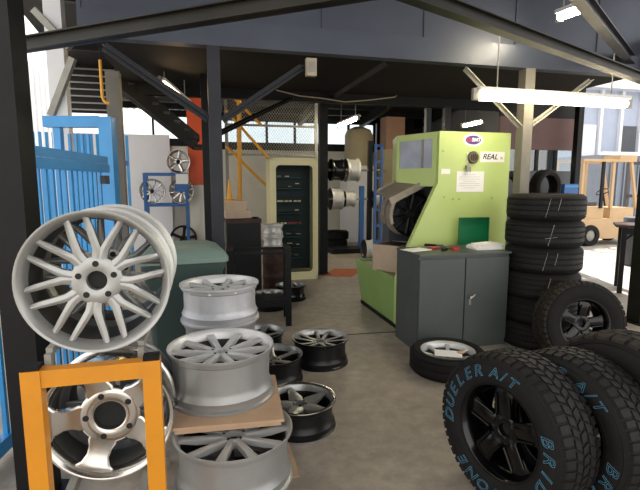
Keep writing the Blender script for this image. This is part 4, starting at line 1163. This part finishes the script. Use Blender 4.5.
# blue crates near right post
for k, lb in enumerate(('lower blue plastic crate by the right dark post', 'upper blue plastic crate by the right dark post')):
    c = BP(565, 176, 6.5); a_, _ = ab(c)
    z0 = BP(565, 176, 6.5).z - .0
    t = thing('blue_crate', lb, 'crate', Wd(a_, 6.5, .88+k*.31), A, 'blue crates')
    b = MB()
    for s in (-1, 1): b.box((s*.13, 0, .15), (.012, .3, .3)); b.box((0, s*.15, .15), (.27, .012, .3))
    b.box((0, 0, .006), (.26, .3, .012)); b.build('crate_body', M_blue2, t)
    b = MB(); b.box((0, -.158, .26), (.27, .01, .03)); b.build('crate_rim', M_blue, t)
t = thing('pallet_stand', 'dark wooden stand under the blue crates by the right post', 'stand', Wd(ab(BP(565, 176, 6.5))[0], 6.5, 0), A)
b = MB(); b.box((0, 0, .86), (.34, .36, .036)); b.build('top_board', M_rust, t)
for sx in (-1, 1):
    for sy in (-1, 1):
        b = MB(); b.box((sx*.14, sy*.15, .42), (.04, .04, .84)); b.build('leg', M_rust, t)
# workbench at the right edge
wb = G(619, 293)
t = thing('steel_bench', 'black steel bench at the right edge before the sunlit yard', 'table', (wb.x, wb.y, 0), -.5)
b = MB(); b.box((.45, .25, .925), (1.1, .62, .03)); b.build('bench_top', M_rust, t, .003)
for x in (0, .9):
    for y in (0, .5):
        b = MB(); b.box((x, y, .455), (.06, .06, .91)); b.build('leg', M_blk, t)
b = MB(); b.box((.45, 0, .86), (.84, .04, .08)); b.build('apron', M_blk, t)
b = MB(); b.bar((.02, 0, .75), (.14, 0, .86), .03, .03); b.build('gusset', M_blk, t)
# blue drum and low block in the yard
c = P(640, 240, 8.6)
b = MB(); b.lathe([(0, 0), (.28, 0), (.29, .03), (.29, .3), (.3, .31), (.29, .32), (.29, .6), (.3, .61), (.29, .62), (.29, .88), (.28, .9), (0, .9)], 32, closed=False)
o = b.build('oil_drum', M_dkgrey); o.location = (c.x, c.y, -.03); tag(o, 'dark grey drum in the yard in front of the forklift', 'drum')
# ================================================================== FORKLIFT (in the yard, seen from its side)
KX = 1.32
fk = BP(609, 245, 9.2)
fo = thing('forklift', 'orange forklift truck parked in the sunlit yard', 'forklift', (fk.x, fk.y, -.03), A)
def fb(nm, c, s, m, bev=.02, parent=fo, rot=None):
    b = MB(); b.box((c[0]*KX, c[1], c[2]), (s[0]*(KX if s[0] > .2 else 1), s[1], s[2]), rot); return b.build(nm, m, parent, bev)
fb('chassis', (0, .5, .42), (1.25, .9, .5), M_fork)
fb('engine_cover', (-.38, .5, .82), (.5, .84, .3), M_fork)
fb('battery_cover', (.3, .5, .80), (.55, .84, .26), M_fork)
fb('counterweight', (-.78, .5, .62), (.36, .96, .8), M_fork, .06)
fb('seat', (-.36, .5, 1.02), (.42, .45, .1), M_dkgrey, .03)
fb('seat_back', (-.54, .5, 1.24), (.1, .45, .42), M_dkgrey, .03)
for y in (.08, .92):
    fb('guard_post', (-.66, y, 1.5), (.06, .06, 1.12), M_fork, .01)
    fb('guard_post', (0.02, y, 1.5), (.07, .06, 1.15), M_fork, .01)
    b = MB(); b.bar((.62*KX, y, .9), (.42*KX, y, 2.06), .06, .06); b.build('guard_post', M_fork, fo)
b = MB()
b.box((-.12*KX, .5, 2.08), (1.15*KX, .06, .05))
for y in (.06, .94): b.box((-.12*KX, y, 2.08), (1.15*KX, .06, .06))
for k in range(6): b.box(((-.62+k*.2)*KX, .5, 2.08), (.03, .86, .03))
b.build('overhead_guard', M_fork, fo)
b = MB(); b.box((-.22*KX, .06, 1.5), (.07, .05, 1.15)); b.build('lift_post', M_blk, fo)
fb('beacon_housing', (.5, .5, 2.15), (.4, .5, .16), M_fork)
b = MB(); b.bar((.3, .5, .95), (.2, .5, 1.3), .03, .03); b.lathe([(.15, -.012), (.17, -.012), (.17, .012), (.15, .012)], 24, True, Matrix.Translation(V((.19, .5, 1.32))) @ Matrix.Rotation(-.5, 4, 'Y')); b.build('steering_wheel', M_blk, fo)
for x, r in ((-.42*KX, .26), (.66*KX, .3)):
    for y in (.1, .9):
        b = MB(); Mw = Matrix.Translation(V((x, y, r))) @ Matrix.Rotation(PI/2, 4, 'X')
        b.lathe([(r*.55, -.1), (r*.95, -.1), (r, -.07), (r, .07), (r*.95, .1), (r*.55, .1)], 32, True, Mw); wv = b.build('tyre', M_rub, fo)
        b = MB(); b.lathe([(0, -.09), (r*.3, -.09), (r*.56, -.06), (r*.56, .06), (r*.3, .09), (0, .09)], 24, False, Mw); b.build('wheel_disc', M_lgrey, wv)
for y in (.2, .8):
    fb('mast_rail', (.98, y, 1.1), (.1, .08, 2.1), M_dkgrey, .01)
    fb('fork', (1.5, y, .12), (1.0, .1, .05), M_dkgrey, .01)
for z in (.3, 1.2, 2.05): fb('mast_crossbar', (.98, .5, z), (.08, .6, .08), M_dkgrey, .01)
# ================================================================== LIGHT
w = bpy.data.worlds.new('sky'); bpy.context.scene.world = w; w.use_nodes = True
nt = w.node_tree; bg = nt.nodes['Background']
sk = nt.nodes.new('ShaderNodeTexSky'); sk.sky_type = 'HOSEK_WILKIE' if False else 'NISHITA'
sk.sun_disc = False; sk.sun_elevation = math.radians(50); sk.sun_rotation = math.radians(200); sk.air_density = 1.2; sk.dust_density = 4.0; sk.ozone_density = 1
mixw = nt.nodes.new('ShaderNodeMix'); mixw.data_type = 'RGBA'; mixw.inputs['Factor'].default_value = .88
nt.links.new(sk.outputs[0], mixw.inputs['A']); mixw.inputs['B'].default_value = (9.0, 8.8, 8.5, 1)
nt.links.new(mixw.outputs['Result'], bg.inputs['Color']); bg.inputs['Strength'].default_value = .15
sl = bpy.data.lights.new('sun', 'SUN'); sl.energy = 6.0; sl.angle = .01; sl.color = (1, .95, .86)
so = bpy.data.objects.new('sun', sl); C.objects.link(so)
d = V((-.02, -.45, -.88)); so.rotation_euler = d.to_track_quat('-Z', 'Y').to_euler()
# ================================================================== CAMERA
cam = bpy.data.cameras.new('camera'); co = bpy.data.objects.new('camera', cam); C.objects.link(co)
cam.sensor_fit = 'HORIZONTAL'; cam.sensor_width = 36; cam.lens = F/640*36; cam.clip_start = .05; cam.clip_end = 200
co.location = (0, 0, H); co.rotation_euler = (PI/2-PITCH, 0, 0)
sc = bpy.context.scene; sc.camera = co
sc.view_settings.view_transform = 'Standard'; sc.view_settings.look = 'None'; sc.view_settings.gamma = 1
sc.view_settings.use_curve_mapping = False
sc.view_settings.exposure = .8
sc.cycles.use_denoising = True
sc.cycles.max_bounces = 8
